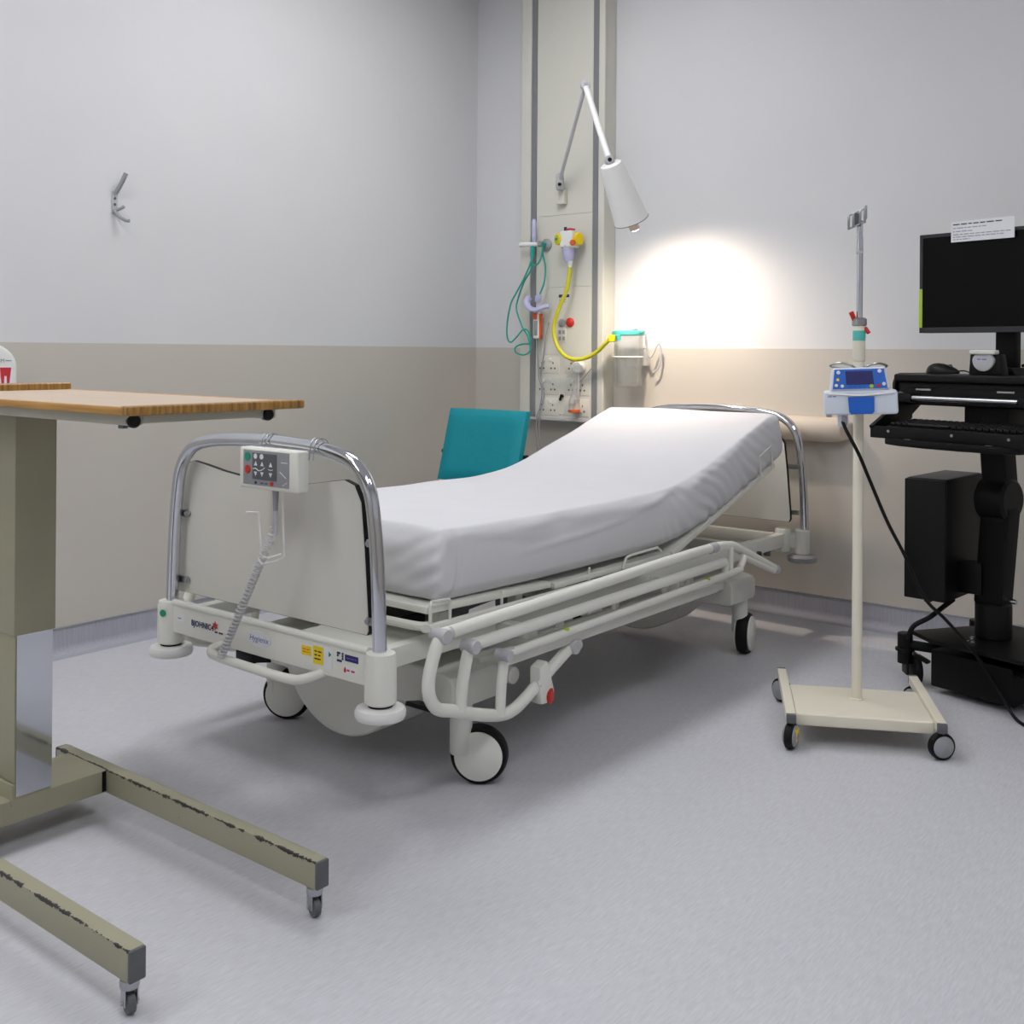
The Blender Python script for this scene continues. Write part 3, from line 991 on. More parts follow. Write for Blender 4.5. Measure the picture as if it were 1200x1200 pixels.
# ------------------------------------------------------------------ overbed table
ot = root('overbed_table', (-2.2, 1.2, 0), 'olive-framed overbed table with oak-edged top on paint-chipped legs', 'table')
TX0, TX1, TY0, TY1, TZ = -2.56, -1.662, 1.040, 1.428, 0.980
part('tabletop', MB().b2((TX0 + 0.012, TY0 + 0.012, TZ - 0.014), (TX1 - 0.012, TY1 - 0.012, TZ - 0.001), 0.001, 1), M_LAM, ot)
part('end_edging', MB().b2((TX1 - 0.03, TY0, TZ - 0.015), (TX1, TY1, TZ + 0.002), 0.005, 3), M_OAK, ot)
part('end_edging', MB().b2((TX0, TY0, TZ - 0.015), (TX0 + 0.026, TY1, TZ + 0.016), 0.006, 3), M_OAK, ot, 'raised oak lip at the far end of the table top')
for y0, y1 in ((TY0, TY0 + 0.013), (TY1 - 0.013, TY1)):
    part('side_edging', MB().b2((TX0 + 0.02, y0, TZ - 0.0145), (TX1 - 0.02, y1, TZ), 0.004, 2), M_OAKX, ot)
uf = MB()
uf.b2((TX0 + 0.08, TY0 + 0.022, TZ - 0.034), (TX1 - 0.035, TY0 + 0.050, TZ - 0.014), 0.003)
uf.b2((TX0 + 0.08, TY1 - 0.075, TZ - 0.034), (TX1 - 0.035, TY1 - 0.045, TZ - 0.014), 0.003)
uf.b2((TX1 - 0.065, TY0 + 0.05, TZ - 0.031), (TX1 - 0.035, TY1 - 0.07, TZ - 0.014), 0.003)
part('top_frame', uf, M_TFRAME, ot)
for y in (TY0 + 0.036, TY1 - 0.060):
    part('frame_plug', MB().lathe([(0.010, 0), (0.012, 0.003), (0.012, 0.018), (0.009, 0.022)], (TX1 - 0.050, y, TZ - 0.026), (1, -0.3, 0), 20), M_BLACKP, ot)
part('frame_clip', MB().b2((TX1 - 0.075, TY0 + 0.026, TZ - 0.040), (TX1 - 0.06, TY0 + 0.036, TZ - 0.033)), M_DGREY, ot)
col_ = part('outer_column', MB().b2((-2.465, 1.158, 0.462), (-2.281, 1.252, TZ - 0.022), 0.004, 2), M_OLIVE, ot)
part('inner_column', MB().b2((-2.458, 1.163, 0.105), (-2.287, 1.247, 0.48), 0.003, 2), M_OLIVE, ot)
part('chrome_plate', MB().b2((-2.288, 1.166, 0.116), (-2.2845, 1.2465, 0.470)), M_CHROME, ot, 'mirror-chrome inner column face')
part('column_shoe', MB().b2((-2.470, 1.155, 0.100), (-2.280, 1.162, 0.145), 0.002), M_OLIVE, ot)
part('cross_beam', MB().b2((-2.455, 1.00, 0.060), (-2.285, 1.40, 0.112), 0.006), M_OLIVE, ot)
part('weld_gap', MB().b2((-2.288, 1.368, 0.064), (-2.284, 1.379, 0.110)), M_BLACK, ot)


def table_leg(y0, y1, m):
    x0, x1 = -2.505, -1.567
    lg = part('leg', MB().b2((x0, y0, 0.060), (x1, y1, 0.113), 0.0025, 2), m, ot)
    part('leg_end_cap', MB().b2((x1 - 0.002, y0 + 0.0005, 0.060), (x1 + 0.006, y1 - 0.0005, 0.1125), 0.003, 2), M_DGREY, lg)
    part('leg_end_cap', MB().b2((x0 - 0.006, y0 + 0.0005, 0.060), (x0 + 0.002, y1 - 0.0005, 0.1125), 0.003, 2), M_DGREY, lg)
    ym = (y0 + y1) / 2
    for xc, ang in ((x1 - 0.018, 75), (x0 + 0.03, 40)):
        n = Vector((cos(radians(ang)), sin(radians(ang)), 0))
        cs = MB().lathe([(0.010, 0.043), (0.0155, 0.044), (0.0165, 0.050), (0.0155, 0.057), (0.011, 0.060)], (xc, ym, 0), n=18)
        for s in (-1, 1):
            cs.box(Vector((xc, ym, 0.031)) + n * (0.0105 * s), (0.020, 0.0022, 0.030), rz=radians(ang + 90))
        k = part('caster', cs, M_STEEL, ot)
        part('wheel', MB().lathe([(0.013, -0.008), (0.0175, -0.006), (0.0182, 0), (0.0175, 0.006), (0.013, 0.008)], (xc, ym, 0.0185), n, 24), M_DGREY, k)
        part('axle', MB().cyl(Vector((xc, ym, 0.020)) - n * 0.015, Vector((xc, ym, 0.020)) + n * 0.015, 0.004, n=10), M_STEEL, k)


table_leg(0.985, 1.016, M_LEGA)
table_leg(1.378, 1.409, M_LEGB)

# ------------------------------------------------------------------ left wall items
hk = root('wall_hook', (XL, 2.23, 1.55), 'bare grey metal hook bracket screwed to the white left wall', 'hook')
ORIG[hk.name] = Vector((XL, 2.27, 1.55))
wx = XL
part('backplate', MB().prism([(-0.010, -0.045), (0.010, -0.045), (0.012, 0.03), (0.004, 0.045), (-0.010, 0.035)], (wx, 2.245, 1.620), Y, Z, 0.006, 0.001), M_LGREY, hk)
part('upright', MB().tube([(wx + 0.008, 2.247, 1.650), (wx + 0.030, 2.258, 1.690), (wx + 0.040, 2.268, 1.722)], 0.0085, 12, 4), M_GREY, hk)
part('lower_hook', MB().tube([(wx + 0.006, 2.240, 1.588), (wx + 0.018, 2.252, 1.566), (wx + 0.040, 2.268, 1.550), (wx + 0.052, 2.276, 1.548)], 0.0065, 10, 4), M_GREY, hk)
part('lower_hook', MB().tube([(wx + 0.006, 2.242, 1.583), (wx + 0.022, 2.262, 1.596), (wx + 0.030, 2.268, 1.602)], 0.006, 10, 4), M_GREY, hk)
for z in (1.630, 1.608):
    part('screw', MB().cyl((wx + 0.006, 2.244, z), (wx + 0.009, 2.244, z), 0.005, n=12), M_DGREY, hk)

dp = root('soap_dispenser', (XL, 1.660, 0.850), 'white rounded wall dispenser with red cup mark behind the overbed table', 'dispenser')
ORIG[dp.name] = Vector((XL, 1.72, 0.86))
prof = []
for i in range(13):
    a = i / 12 * pi
    prof.append((-0.055 + 0.0, 0.0))
out = [(-0.11, 0.02), (-0.10, 0.0), (0.10, 0.0), (0.11, 0.02)]
for i in range(17):
    a = i / 16 * pi
    out.append((0.11 * cos(a), 0.165 + 0.085 * sin(a)))
part('housing', MB().prism(out, (XL + 0.002, 1.752, 0.86), Y, Z, 0.095, 0.018, 4), M_WHITE, dp)
xf = XL + 0.0972
CUPY = 1.818
lbl = part('logo_panel', MB().b2((xf - 0.0005, 1.665, 0.945), (xf + 0.0006, 1.842, 1.032), 0.0002, 1), M_STICK, dp)
part('cup_mark', MB().prism([(-0.019, 0.026), (0.019, 0.026), (0.013, -0.026), (0.005, -0.026), (0.004, -0.002), (-0.004, -0.002), (-0.005, -0.026), (-0.013, -0.026)], (xf + 0.0004, CUPY, 1.000), Y, Z, 0.001), M_REDINK, lbl)
part('cup_mark', MB().prism([(-0.020, 0.010), (0.010, 0.0), (0.018, -0.026), (-0.024, -0.026)], (xf + 0.0004, CUPY - 0.043, 1.000), Y, Z, 0.001), M_GREEN, lbl)
text('lettering', 'SCOM', 0.018, (xf + 0.0010, 1.790, 1.048), Y, Z, M_GREYINK, dp)
part('rule_mark', MB().b2((xf, 1.818, 1.047), (xf + 0.0008, 1.838, 1.050)), M_GREYINK, dp)
part('push_bar', MB().b2((XL + 0.03, 1.68, 0.835), (XL + 0.085, 1.82, 0.862), 0.008, 2), M_LGREY, dp)

# ------------------------------------------------------------------ visitor chair in the corner
ch = root('visitor_chair', (-3.12, 3.5, 0), 'teal upholstered visitor chair tucked between the bed and back wall', 'chair')
c0, c1 = -3.345, -2.900
bk = MB().box((0, 0, 0), (0.0, 0.0, 0.0)) if False else MB()
# padded back: gently curved and leaning away
nu, nv = 14, 10
t = bmesh.new()
fr_, bk_ = [], []
for j in range(nv + 1):
    rf, rb = [], []
    for i in range(nu + 1):
        u, v = i / nu, j / nv
        xx = c0 + (c1 - c0) * u
        cv_ = 0.018 * (2 * u - 1) ** 2
        yy = 3.690 + 0.085 * v - cv_
        zz = 0.500 + 0.318 * v
        edge = min(u, 1 - u, v, 1 - v)
        th = 0.018 + 0.017 * min(1, sqrt(max(edge, 0) * 12))
        rf.append(t.verts.new((xx, yy - th, zz)))
        rb.append(t.verts.new((xx, yy + th * 0.7, zz)))
    fr_.append(rf)
    bk_.append(rb)
for j in range(nv):
    for i in range(nu):
        t.faces.new((fr_[j][i], fr_[j][i + 1], fr_[j + 1][i + 1], fr_[j + 1][i]))
        t.faces.new((bk_[j][i], bk_[j + 1][i], bk_[j + 1][i + 1], bk_[j][i + 1]))
for j in range(nv):
    t.faces.new((fr_[j][0], fr_[j + 1][0], bk_[j + 1][0], bk_[j][0]))
    t.faces.new((fr_[j][nu], bk_[j][nu], bk_[j + 1][nu], fr_[j + 1][nu]))
for i in range(nu):
    t.faces.new((fr_[0][i], bk_[0][i], bk_[0][i + 1], fr_[0][i + 1]))
    t.faces.new((fr_[nv][i], fr_[nv][i + 1], bk_[nv][i + 1], bk_[nv][i]))
bmesh.ops.recalc_face_normals(t, faces=t.faces[:])
bk._merge(t)
part('backrest', bk, M_TEAL, ch, angle=60)
part('seat', MB().box((-3.122, 3.46, 0.445), (0.455, 0.46, 0.065), 0.024, 4, rx=radians(-2)), M_TEAL, ch)
for xx in (c0 - 0.020, c1 + 0.010):
    part('leg', MB().tube([(xx, 3.755, 0.0), (xx, 3.720, 0.30), (xx, 3.700, 0.48), (xx, 3.722, 0.62)], 0.0105, 12, 4), M_WHITE, ch)
    part('leg', MB().tube([(xx, 3.20, 0.0), (xx, 3.24, 0.25), (xx, 3.25, 0.43)], 0.0105, 12, 4), M_WHITE, ch)
    part('side_bar', MB().tube([(xx, 3.25, 0.418), (xx, 3.705, 0.405)], 0.010, 12), M_WHITE, ch)
    part('frame_cap', MB().lathe([(0.013, 0), (0.014, 0.008), (0.011, 0.016)], (xx, 3.722, 0.615), n=14), M_BLACKP, ch)
part('cross_bar', MB().tube([(c0 - 0.01, 3.25, 0.405), (c1 + 0.01, 3.25, 0.405)], 0.009, 10), M_WHITE, ch)
part('cross_bar', MB().tube([(c0 - 0.01, 3.705, 0.40), (c1 + 0.01, 3.705, 0.40)], 0.009, 10), M_WHITE, ch)

# ------------------------------------------------------------------ bedhead service trunking
PX0, PX1, PY, PZ = -3.262, -2.778, 4.15, 0.765
sp = root('service_panel', (-3.02, YB, PZ), 'tall cream bedhead service trunking with grey strips on the back wall', 'service panel')
part('casing', MB().b2((PX0 + 0.006, PY + 0.006, PZ), (PX1 - 0.006, YB, CEIL_Z), 0.002, 1), M_TRUNK, sp)
part('side_rail', MB().b2((PX0, PY - 0.004, PZ), (-3.202, PY + 0.012, CEIL_Z), 0.006, 3), M_TRUNK, sp)
part('side_rail', MB().b2((-2.812, PY - 0.004, PZ), (PX1, PY + 0.012, CEIL_Z), 0.006, 3), M_TRUNK, sp)
for x in (-3.185, -2.827):
    part('grey_strip', MB().b2((x - 0.015, PY - 0.003, PZ + 0.008), (x + 0.015, PY + 0.008, CEIL_Z), 0.002, 1), M_STRIP, sp)
zc = [PZ + 0.004, 1.065, 1.385, 1.725, CEIL_Z]
for a, b in zip(zc, zc[1:]):
    part('face_panel', MB().b2((-3.168, PY, a + 0.0004), (-2.844, PY + 0.008, b - 0.0004), 0.0008, 1), M_TRUNK, sp)
part('bottom_cap', MB().b2((PX0, PY - 0.002, PZ - 0.010), (PX1, YB, PZ + 0.004), 0.003, 2), M_LGREY, sp)
small_print((-2.99, PY, 0.784), X, Z, 0.15, 0.006, M_GREYINK, sp)


def socket(x, z):
    s = part('power_socket', MB().b2((x - 0.070, PY - 0.0018, z - 0.040), (x + 0.070, PY + 0.002, z + 0.040), 0.0012, 2), M_TRUNK, sp)
    for dx in (-0.033, 0.033):
        h = MB()
        h.b2((x + dx - 0.003, PY - 0.0024, z + 0.004), (x + dx + 0.003, PY - 0.003, z + 0.013))
        for q in (-0.011, 0.011):
            h.b2((x + dx + q - 0.0042, PY - 0.0024, z - 0.020), (x + dx + q + 0.0042, PY - 0.003, z - 0.012))
        part('pin_holes', h, M_DGREY, s)
        part('rocker_switch', MB().b2((x + dx * 0.55 - 0.006, PY - 0.008, z + 0.018), (x + dx * 0.55 + 0.006, PY - 0.003, z + 0.033), 0.002), M_WHITE, s)


for z in (1.018, 0.918, 0.820):
    for x in (-3.095, -2.925):
        socket(x, z)
part('label_strip', MB().b2((-3.032, PY - 0.0015, 1.336), (-2.972, PY + 0.001, 1.350)), M_NAVY, sp)
small_print((-3.01, PY - 0.0004, 1.320), X, Z, 0.04, 0.006, M_GREYINK, sp, 2)
part('push_button', MB().lathe([(0.022, 0), (0.022, 0.006), (0.016, 0.012), (0.006, 0.014)], (-2.965, PY, 1.218), (0, -1, 0), 22), M_RED, sp, 'round red call button')
part('push_button', MB().lathe([(0.019, 0), (0.019, 0.005), (0.014, 0.009), (0.006, 0.010)], (-3.012, PY, 1.216), (0, -1, 0), 22), M_GREY, sp)
sk = part('data_outlet', MB().b2((-3.036, PY - 0.003, 1.126), (-2.988, PY + 0.002, 1.196), 0.002), M_TRUNK, sp)
for q in (0, 1):
    for r_ in (0, 1):
        part('data_port', MB().b2((-3.030 + q * 0.022, PY - 0.0042, 1.134 + r_ * 0.030), (-3.016 + q * 0.022, PY - 0.002, 1.152 + r_ * 0.030)), M_GREY, sk)
part('key_switch', MB().lathe([(0.009, 0), (0.009, 0.01), (0.006, 0.014)], (-3.008, PY, 0.872), (0, -1, 0), 14), M_BLACKP, sp)
part('key_tab', MB().box((-3.008, PY - 0.014, 0.866), (0.010, 0.008, 0.030), 0.002, ry=0.3), M_BLACKP, sp)
go = part('gas_outlet', MB().lathe([(0.030, 0), (0.030, 0.006), (0.022, 0.010), (0.014, 0.020), (0.010, 0.020)], (-3.105, PY, 1.588), (0, -1, 0), 24), M_GREY, sp)
part('outlet_core', MB().lathe([(0.012, 0.018), (0.012, 0.030), (0.006, 0.032)], (-3.105, PY, 1.588), (0, -1, 0), 18), M_GREEN, go)

# oxygen flow meter with its lilac-clear parts
fm = root('flow_meter', (-3.15, 4.12, 1.55), 'slim clear oxygen flow meter plugged in beside the left grey strip', 'flow meter')
part('gauge_tube', MB().lathe([(0.008, 1.60), (0.011, 1.605), (0.011, 1.70), (0.007, 1.71)], (-3.148, PY - 0.045, 0), n=16), M_LILAC, fm)
part('manifold', MB().tube([(-3.215, PY - 0.045, 1.592), (-3.15, PY - 0.045, 1.590), (-3.108, PY - 0.038, 1.590)], 0.011, 12), M_WHITE, fm)
part('nut', MB().lathe([(0.014, 0), (0.014, 0.018)], (-3.122, PY - 0.042, 1.590), (1, 0, 0), 6), M_STEEL, fm)
part('knob', MB().lathe([(0.012, 0), (0.012, 0.014), (0.008, 0.018)], (-3.215, PY - 0.045, 1.592), (-1, 0, 0), 14), M_WHITE, fm)
part('spigot', MB().lathe([(0.008, 1.525), (0.010, 1.555), (0.012, 1.58)], (-3.155, PY - 0.045, 0), n=12), M_TEALTUBE, fm)
yt = PY - 0.055
single('oxygen_tubing', MB().tube([(-3.155, yt, 1.535), (-3.158, yt, 1.47), (-3.20, yt, 1.41), (-3.235, yt, 1.33), (-3.243, yt, 1.28), (-3.20, yt - 0.01, 1.20), (-3.165, yt - 0.01, 1.15), (-3.15, yt - 0.01, 1.09), (-3.185, yt - 0.01, 1.065), (-3.235, yt - 0.01, 1.075), (-3.240, yt - 0.01, 1.100), (-3.20, yt - 0.012, 1.115), (-3.150, yt - 0.012, 1.122), (-3.160, yt - 0.014, 1.175), (-3.185, yt - 0.02, 1.185), (-3.225, yt - 0.02, 1.150), (-3.262, yt - 0.02, 1.125), (-3.283, yt - 0.02, 1.150), (-3.283, yt - 0.02, 1.22), (-3.262, yt - 0.02, 1.31), (-3.238, yt - 0.01, 1.36), (-3.19, yt - 0.01, 1.43), (-3.158, yt - 0.008, 1.49), (-3.150, yt - 0.01, 1.505), (-3.12, yt - 0.01, 1.488), (-3.095, yt - 0.005, 1.52), (-3.090, yt, 1.575)], 0.0042, 8, 6),
       M_TEALTUBE, 'thin teal oxygen tubing looped over the left edge of the trunking', 'tubing')
mk = root('oxygen_mask', (-3.12, 4.09, 1.28), 'lilac clear oxygen mask hanging from teal tube on the trunking', 'mask')
part('mask_shell', MB().tube([(-3.170, 4.10, 1.340), (-3.175, 4.088, 1.315), (-3.155, 4.082, 1.288), (-3.120, 4.085, 1.278), (-3.085, 4.098, 1.292), (-3.06, 4.110, 1.296)], 0.016, 12, 5, flat=0.7), M_LILAC, mk)
part('connector', MB().lathe([(0.009, 0), (0.016, 0.010), (0.016, 0.034), (0.008, 0.042)], (-3.115, 4.095, 1.310), (0.1, 0, 1), 16), M_LILAC, mk)
part('supply_tube', MB().tube([(-3.107, 4.10, 1.352), (-3.085, 4.105, 1.41), (-3.083, 4.11, 1.48), (-3.095, 4.105, 1.54), (-3.100, 4.11, 1.575)], 0.0042, 8, 5), M_TEALTUBE, mk)

nc = root('nurse_call', (-3.14, PY, 1.15), 'orange-buttoned nurse call handset hanging on the trunking by its cable', 'handset')
part('handset', MB().box((-3.137, PY - 0.030, 1.206), (0.036, 0.024, 0.128), 0.008, 3), M_WHITE, nc)
part('grip', MB().box((-3.137, PY - 0.0425, 1.192), (0.022, 0.003, 0.070), 0.001, 1), M_GREY, nc)
part('call_button', MB().box((-3.140, PY - 0.0435, 1.249), (0.022, 0.006, 0.030), 0.0025, 2), M_ORANGE, nc)
part('side_trim', MB().box((-3.116, PY - 0.030, 1.200), (0.006, 0.020, 0.120), 0.002, 2), M_ORANGE, nc)
part('wall_bracket', MB().b2((-3.155, PY - 0.020, 1.155), (-3.118, PY, 1.24), 0.003), M_LGREY, nc)
part('cable', MB().tube([(-3.137, PY - 0.030, 1.145), (-3.136, PY - 0.024, 1.05), (-3.135, PY - 0.016, 0.96), (-3.118, PY - 0.014, 0.90), (-3.128, PY - 0.014, 0.82), (-3.148, PY - 0.016, 0.76), (-3.150, PY - 0.01, 0.66), (-3.152, PY, 0.60)], 0.0028, 8, 5), M_GREY, nc)
part('cable', MB().tube([(-3.080, PY - 0.012, 1.22), (-3.098, PY - 0.014, 1.15), (-3.112, PY - 0.014, 1.05), (-3.128, PY - 0.013, 0.98), (-3.116, PY - 0.014, 0.92), (-3.105, PY - 0.014, 0.87), (-3.128, PY - 0.014, 0.79), (-3.135, PY - 0.012, 0.70), (-3.132, PY, 0.60)], 0.0025, 8, 5), M_GREY, nc)

# suction regulator, yellow hose, canister
rg = root('suction_regulator', (-2.945, PY, 1.52), 'white suction regulator with two round yellow dials on the trunking', 'regulator')
part('body', MB().box((-2.935, PY - 0.050, 1.600), (0.072, 0.070, 0.078), 0.012, 3), M_WHITE, rg)
part('wall_stem', MB().cyl((-2.935, PY, 1.60), (-2.935, PY - 0.03, 1.60), 0.020), M_STEEL, rg)
part('dial', MB().lathe([(0.026, 0), (0.028, 0.006), (0.028, 0.020), (0.024, 0.024)], (-2.978, PY - 0.060, 1.602), (-0.45, -1, 0), 24), M_YELLOW, rg)
part('dial_face', MB().lathe([(0.020, 0.0235), (0.020, 0.0250)], (-2.978, PY - 0.060, 1.602), (-0.45, -1, 0), 24), M_LIME, rg)
part('dial_hub', MB().lathe([(0.006, 0.0245), (0.006, 0.0280)], (-2.978, PY - 0.060, 1.602), (-0.45, -1, 0), 12), M_DGREY, rg)
part('dial', MB().lathe([(0.026, 0), (0.030, 0.006), (0.030, 0.016), (0.026, 0.020)], (-2.896, PY - 0.050, 1.600), (1, -0.2, 0), 24), M_YELLOW, rg)
part('red_knob', MB().lathe([(0.013, 0), (0.014, 0.010), (0.010, 0.016)], (-2.893, PY - 0.085, 1.580), (0.5, -1, 0), 16), M_ORANGE, rg)
part('lever', MB().tube([(-2.955, PY - 0.055, 1.646), (-2.930, PY - 0.055, 1.648), (-2.905, PY - 0.055, 1.643)], 0.005, 8), M_RED, rg)
part('lever_tip', MB().lathe([(0.007, 0), (0.007, 0.016)], (-2.957, PY - 0.055, 1.642), n=12), M_NAVY, rg)
part('trap_jar', MB().lathe([(0.016, 1.495), (0.022, 1.505), (0.026, 1.525), (0.028, 1.545), (0.028, 1.562)], (-2.938, PY - 0.055, 0), n=22), M_LILAC, rg)
part('jar_collar', MB().lathe([(0.030, 1.556), (0.030, 1.572)], (-2.938, PY - 0.055, 0), n=22), M_LGREY, rg)
part('hose_barb', MB().lathe([(0.009, 1.470), (0.014, 1.500)], (-2.930, PY - 0.055, 0), n=14), M_WHITE, rg)
single('suction_hose', MB().tube([(-2.930, 4.095, 1.485), (-2.934, 4.095, 1.43), (-2.947, 4.09, 1.36), (-2.985, 4.085, 1.28), (-3.012, 4.085, 1.20), (-3.005, 4.085, 1.135), (-2.965, 4.085, 1.075), (-2.905, 4.085, 1.047), (-2.835, 4.085, 1.052), (-2.765, 4.08, 1.082), (-2.715, 4.07, 1.118), (-2.690, 4.066, 1.138)], 0.0095, 12, 6),
       M_YELLOWTUBE, 'yellow suction hose sagging between the regulator and clear canister', 'hose')
cn = root('suction_canister', (-2.632, 4.13, 0.92), 'clear suction canister with teal lid mounted beside the trunking', 'canister')
part('vessel', MB().lathe([(0.0, 0.925), (0.058, 0.925), (0.061, 0.930), (0.066, 1.155), (0.064, 1.155), (0.059, 0.934), (0.0, 0.929)], (-2.632, 4.13, 0), n=36, cap=False), M_CLEAR, cn)
part('liner_bag', MB().lathe([(0.0, 0.940), (0.046, 0.942), (0.050, 0.96), (0.054, 1.150), (0.0, 1.150)], (-2.632, 4.13, 0), n=30, cap=False), M_CLEAR, cn)
part('lid', MB().lathe([(0.066, 1.155), (0.071, 1.157), (0.073, 1.165), (0.071, 1.174), (0.060, 1.178), (0.0, 1.180)], (-2.632, 4.13, 0), n=36), M_TEALLID, cn)
part('lid_tab', MB().box((-2.565, 4.12, 1.172), (0.04, 0.022, 0.010), 0.003), M_TEALLID, cn)
part('lid_port', MB().cyl((-2.630, 4.12, 1.178), (-2.575, 4.12, 1.188), 0.008), M_LGREY, cn)
part('elbow_port', MB().box((-2.676, 4.070, 1.142), (0.036, 0.030, 0.032), 0.006, 3, rz=0.4), M_YELLOW, cn)
part('small_port', MB().lathe([(0.012, 0), (0.012, 0.024)], (-2.640, 4.063, 1.135), (0, -0.3, 1), 14), M_TEALLID, cn)
part('wall_bracket', MB().b2((-2.675, 4.188, 1.02), (-2.589, YB, 1.10), 0.004), M_WHITE, cn)
part('bracket_ring', MB().tube([(-2.632 + 0.069 * cos(a * pi / 12), 4.13 + 0.069 * sin(a * pi / 12), 1.06) for a in range(24)], 0.003, 8, 0, True), M_WHITE, cn)
part('hanging_cord', MB().tube([(-2.560, 4.16, 1.165), (-2.562, 4.18, 1.09), (-2.55, 4.19, 1.06), (-2.52, 4.20, 1.12), (-2.51, 4.21, 1.09), (-2.52, 4.21, 1.02), (-2.545, 4.21, 0.99)], 0.005, 8, 5), M_LGREY, cn)
sc = root('plugged_adaptor', (-2.90, PY, 0.85), 'small round white adaptor plugged into the upper right socket', 'adaptor')
part('plug_body', MB().lathe([(0.026, 0), (0.030, 0.006), (0.030, 0.030), (0.024, 0.036)], (-2.898, PY - 0.004, 1.010), (0, -1, 0), 24), M_WHITE, sc)
part('cable', MB().tube([(-2.898, PY - 0.028, 0.985), (-2.897, PY - 0.026, 0.95), (-2.902, PY - 0.022, 0.90), (-2.905, PY - 0.02, 0.86)], 0.006, 8, 4), M_LGREY, sc)
part('cable', MB().tube([(-2.895, PY - 0.026, 0.940), (-2.86, PY - 0.02, 0.975), (-2.835, PY - 0.012, 1.005)], 0.003, 8, 4), M_GREY, sc)
bt = root('drip_bottle', (-2.915, PY, 0.80), 'small clear bottle with orange cap low on the trunking', 'bottle')
part('bottle', MB().lathe([(0.026, 0.812), (0.028, 0.82), (0.027, 0.850), (0.016, 0.885), (0.011, 0.90), (0.010, 0.915)], (-2.912, PY - 0.036, 0), n=22), M_CLEAR, bt)
part('cap', MB().lathe([(0.024, 0.800), (0.027, 0.803), (0.027, 0.814)], (-2.912, PY - 0.036, 0), n=22), M_ORANGE, bt)
part('holder', MB().b2((-2.930, PY - 0.012, 0.80), (-2.894, PY, 0.86), 0.002), M_TRUNK, bt)

# ------------------------------------------------------------------ reading lamp on the trunking
rl = root('reading_lamp', (-3.01, PY, 1.80), 'white cone-shaded reading lamp on a jointed arm, switched on', 'lamp')
JB, JE, JH = Vector((-2.985, 4.09, 1.885)), Vector((-2.687, 3.860, 2.230)), Vector((-2.428, 3.660, 1.851))
OPN = Vector((-2.410, 3.800, 1.623))
part('wall_mount', MB().b2((-3.035, PY - 0.030, 1.772), (-2.985, PY, 1.850), 0.006), M_TRUNK, rl)
part('mount_pivot', MB().lathe([(0.014, 1.835), (0.020, 1.845), (0.018, 1.905), (0.010, 1.912)], (-2.995, 4.100, 0), n=16), M_LGREY, rl)
part('mount_stub', MB().cyl((-3.0, PY, 1.835), (-2.995, 4.10, 1.85), 0.013), M_LGREY, rl)
part('pivot_screw', MB().cyl((-2.985, 4.088, 1.858), (-2.980, 4.076, 1.857), 0.008, n=12), M_BLACKP, rl)
part('lower_arm', MB().tube([JB, JE], 0.0085, 12), M_LGREY, rl)
part('elbow_joint', MB().lathe([(0.018, -0.016), (0.022, -0.012), (0.022, 0.012), (0.018, 0.016)], JE, (0.62, -0.78, 0), 22), M_LGREY, rl)
part('elbow_screw', MB().lathe([(0.008, 0.014), (0.008, 0.022)], JE, (0.62, -0.78, 0), 12), M_STEEL, rl)
part('upper_arm', MB().tube([JE, JE.lerp(JH, 0.97)], 0.013, 14), M_WHITE, rl)
axl = (OPN - JH).normalized()
Ls = (OPN - JH).length
part('head_joint', MB().lathe([(0.016, -0.018), (0.020, -0.012), (0.020, 0.012), (0.016, 0.018)], JH, (0.62, -0.78, 0), 20), M_LGREY, rl)
part('joint_screw', MB().lathe([(0.009, 0.016), (0.008, 0.023)], JH, (0.62, -0.78, 0), 12), M_BLACKP, rl)
shade = part('lamp_shade', MB().lathe([(0.0, 0.010), (0.036, 0.012), (0.045, 0.018), (0.050, 0.034), (0.072, Ls - 0.004), (0.0735, Ls), (0.0710, Ls), (0.0695, Ls - 0.006), (0.048, 0.040), (0.0, 0.034)], JH, axl, 40, cap=False), M_WHITE, rl)
part('rim', MB().tube([JH + axl * Ls + (axl.orthogonal().normalized() * cos(a * pi / 16) + axl.cross(axl.orthogonal().normalized()) * sin(a * pi / 16)) * 0.0725 for a in range(32)], 0.0018, 6, 0, True), M_DGREY, shade)
bulb = part('bulb', MB().lathe([(0.014, 0.04), (0.014, 0.16), (0.018, Ls - 0.05), (0.021, Ls + 0.042)], JH, axl, 22), M_BULB, rl)
part('bulb_front', MB().lathe([(0.0195, Ls + 0.0423), (0.016, Ls + 0.045)], JH, axl, 22), M_BULBF, bulb)
ld = bpy.data.lights.new('lamp_light', 'SPOT')
ld.energy = LAMP_POWER
ld.color = (1.0, 0.84, 0.68)
ld.spot_size = radians(142)
ld.spot_blend = 0.9
ld.shadow_soft_size = 0.03
lo = bpy.data.objects.new('lamp_light', ld)
COL.objects.link(lo)
lo.location = JH + axl * (Ls + 0.052) - Vector((-3.01, PY, 1.80))
lo.rotation_euler = axl.to_track_quat('-Z', 'Y').to_euler()
lo.parent = rl

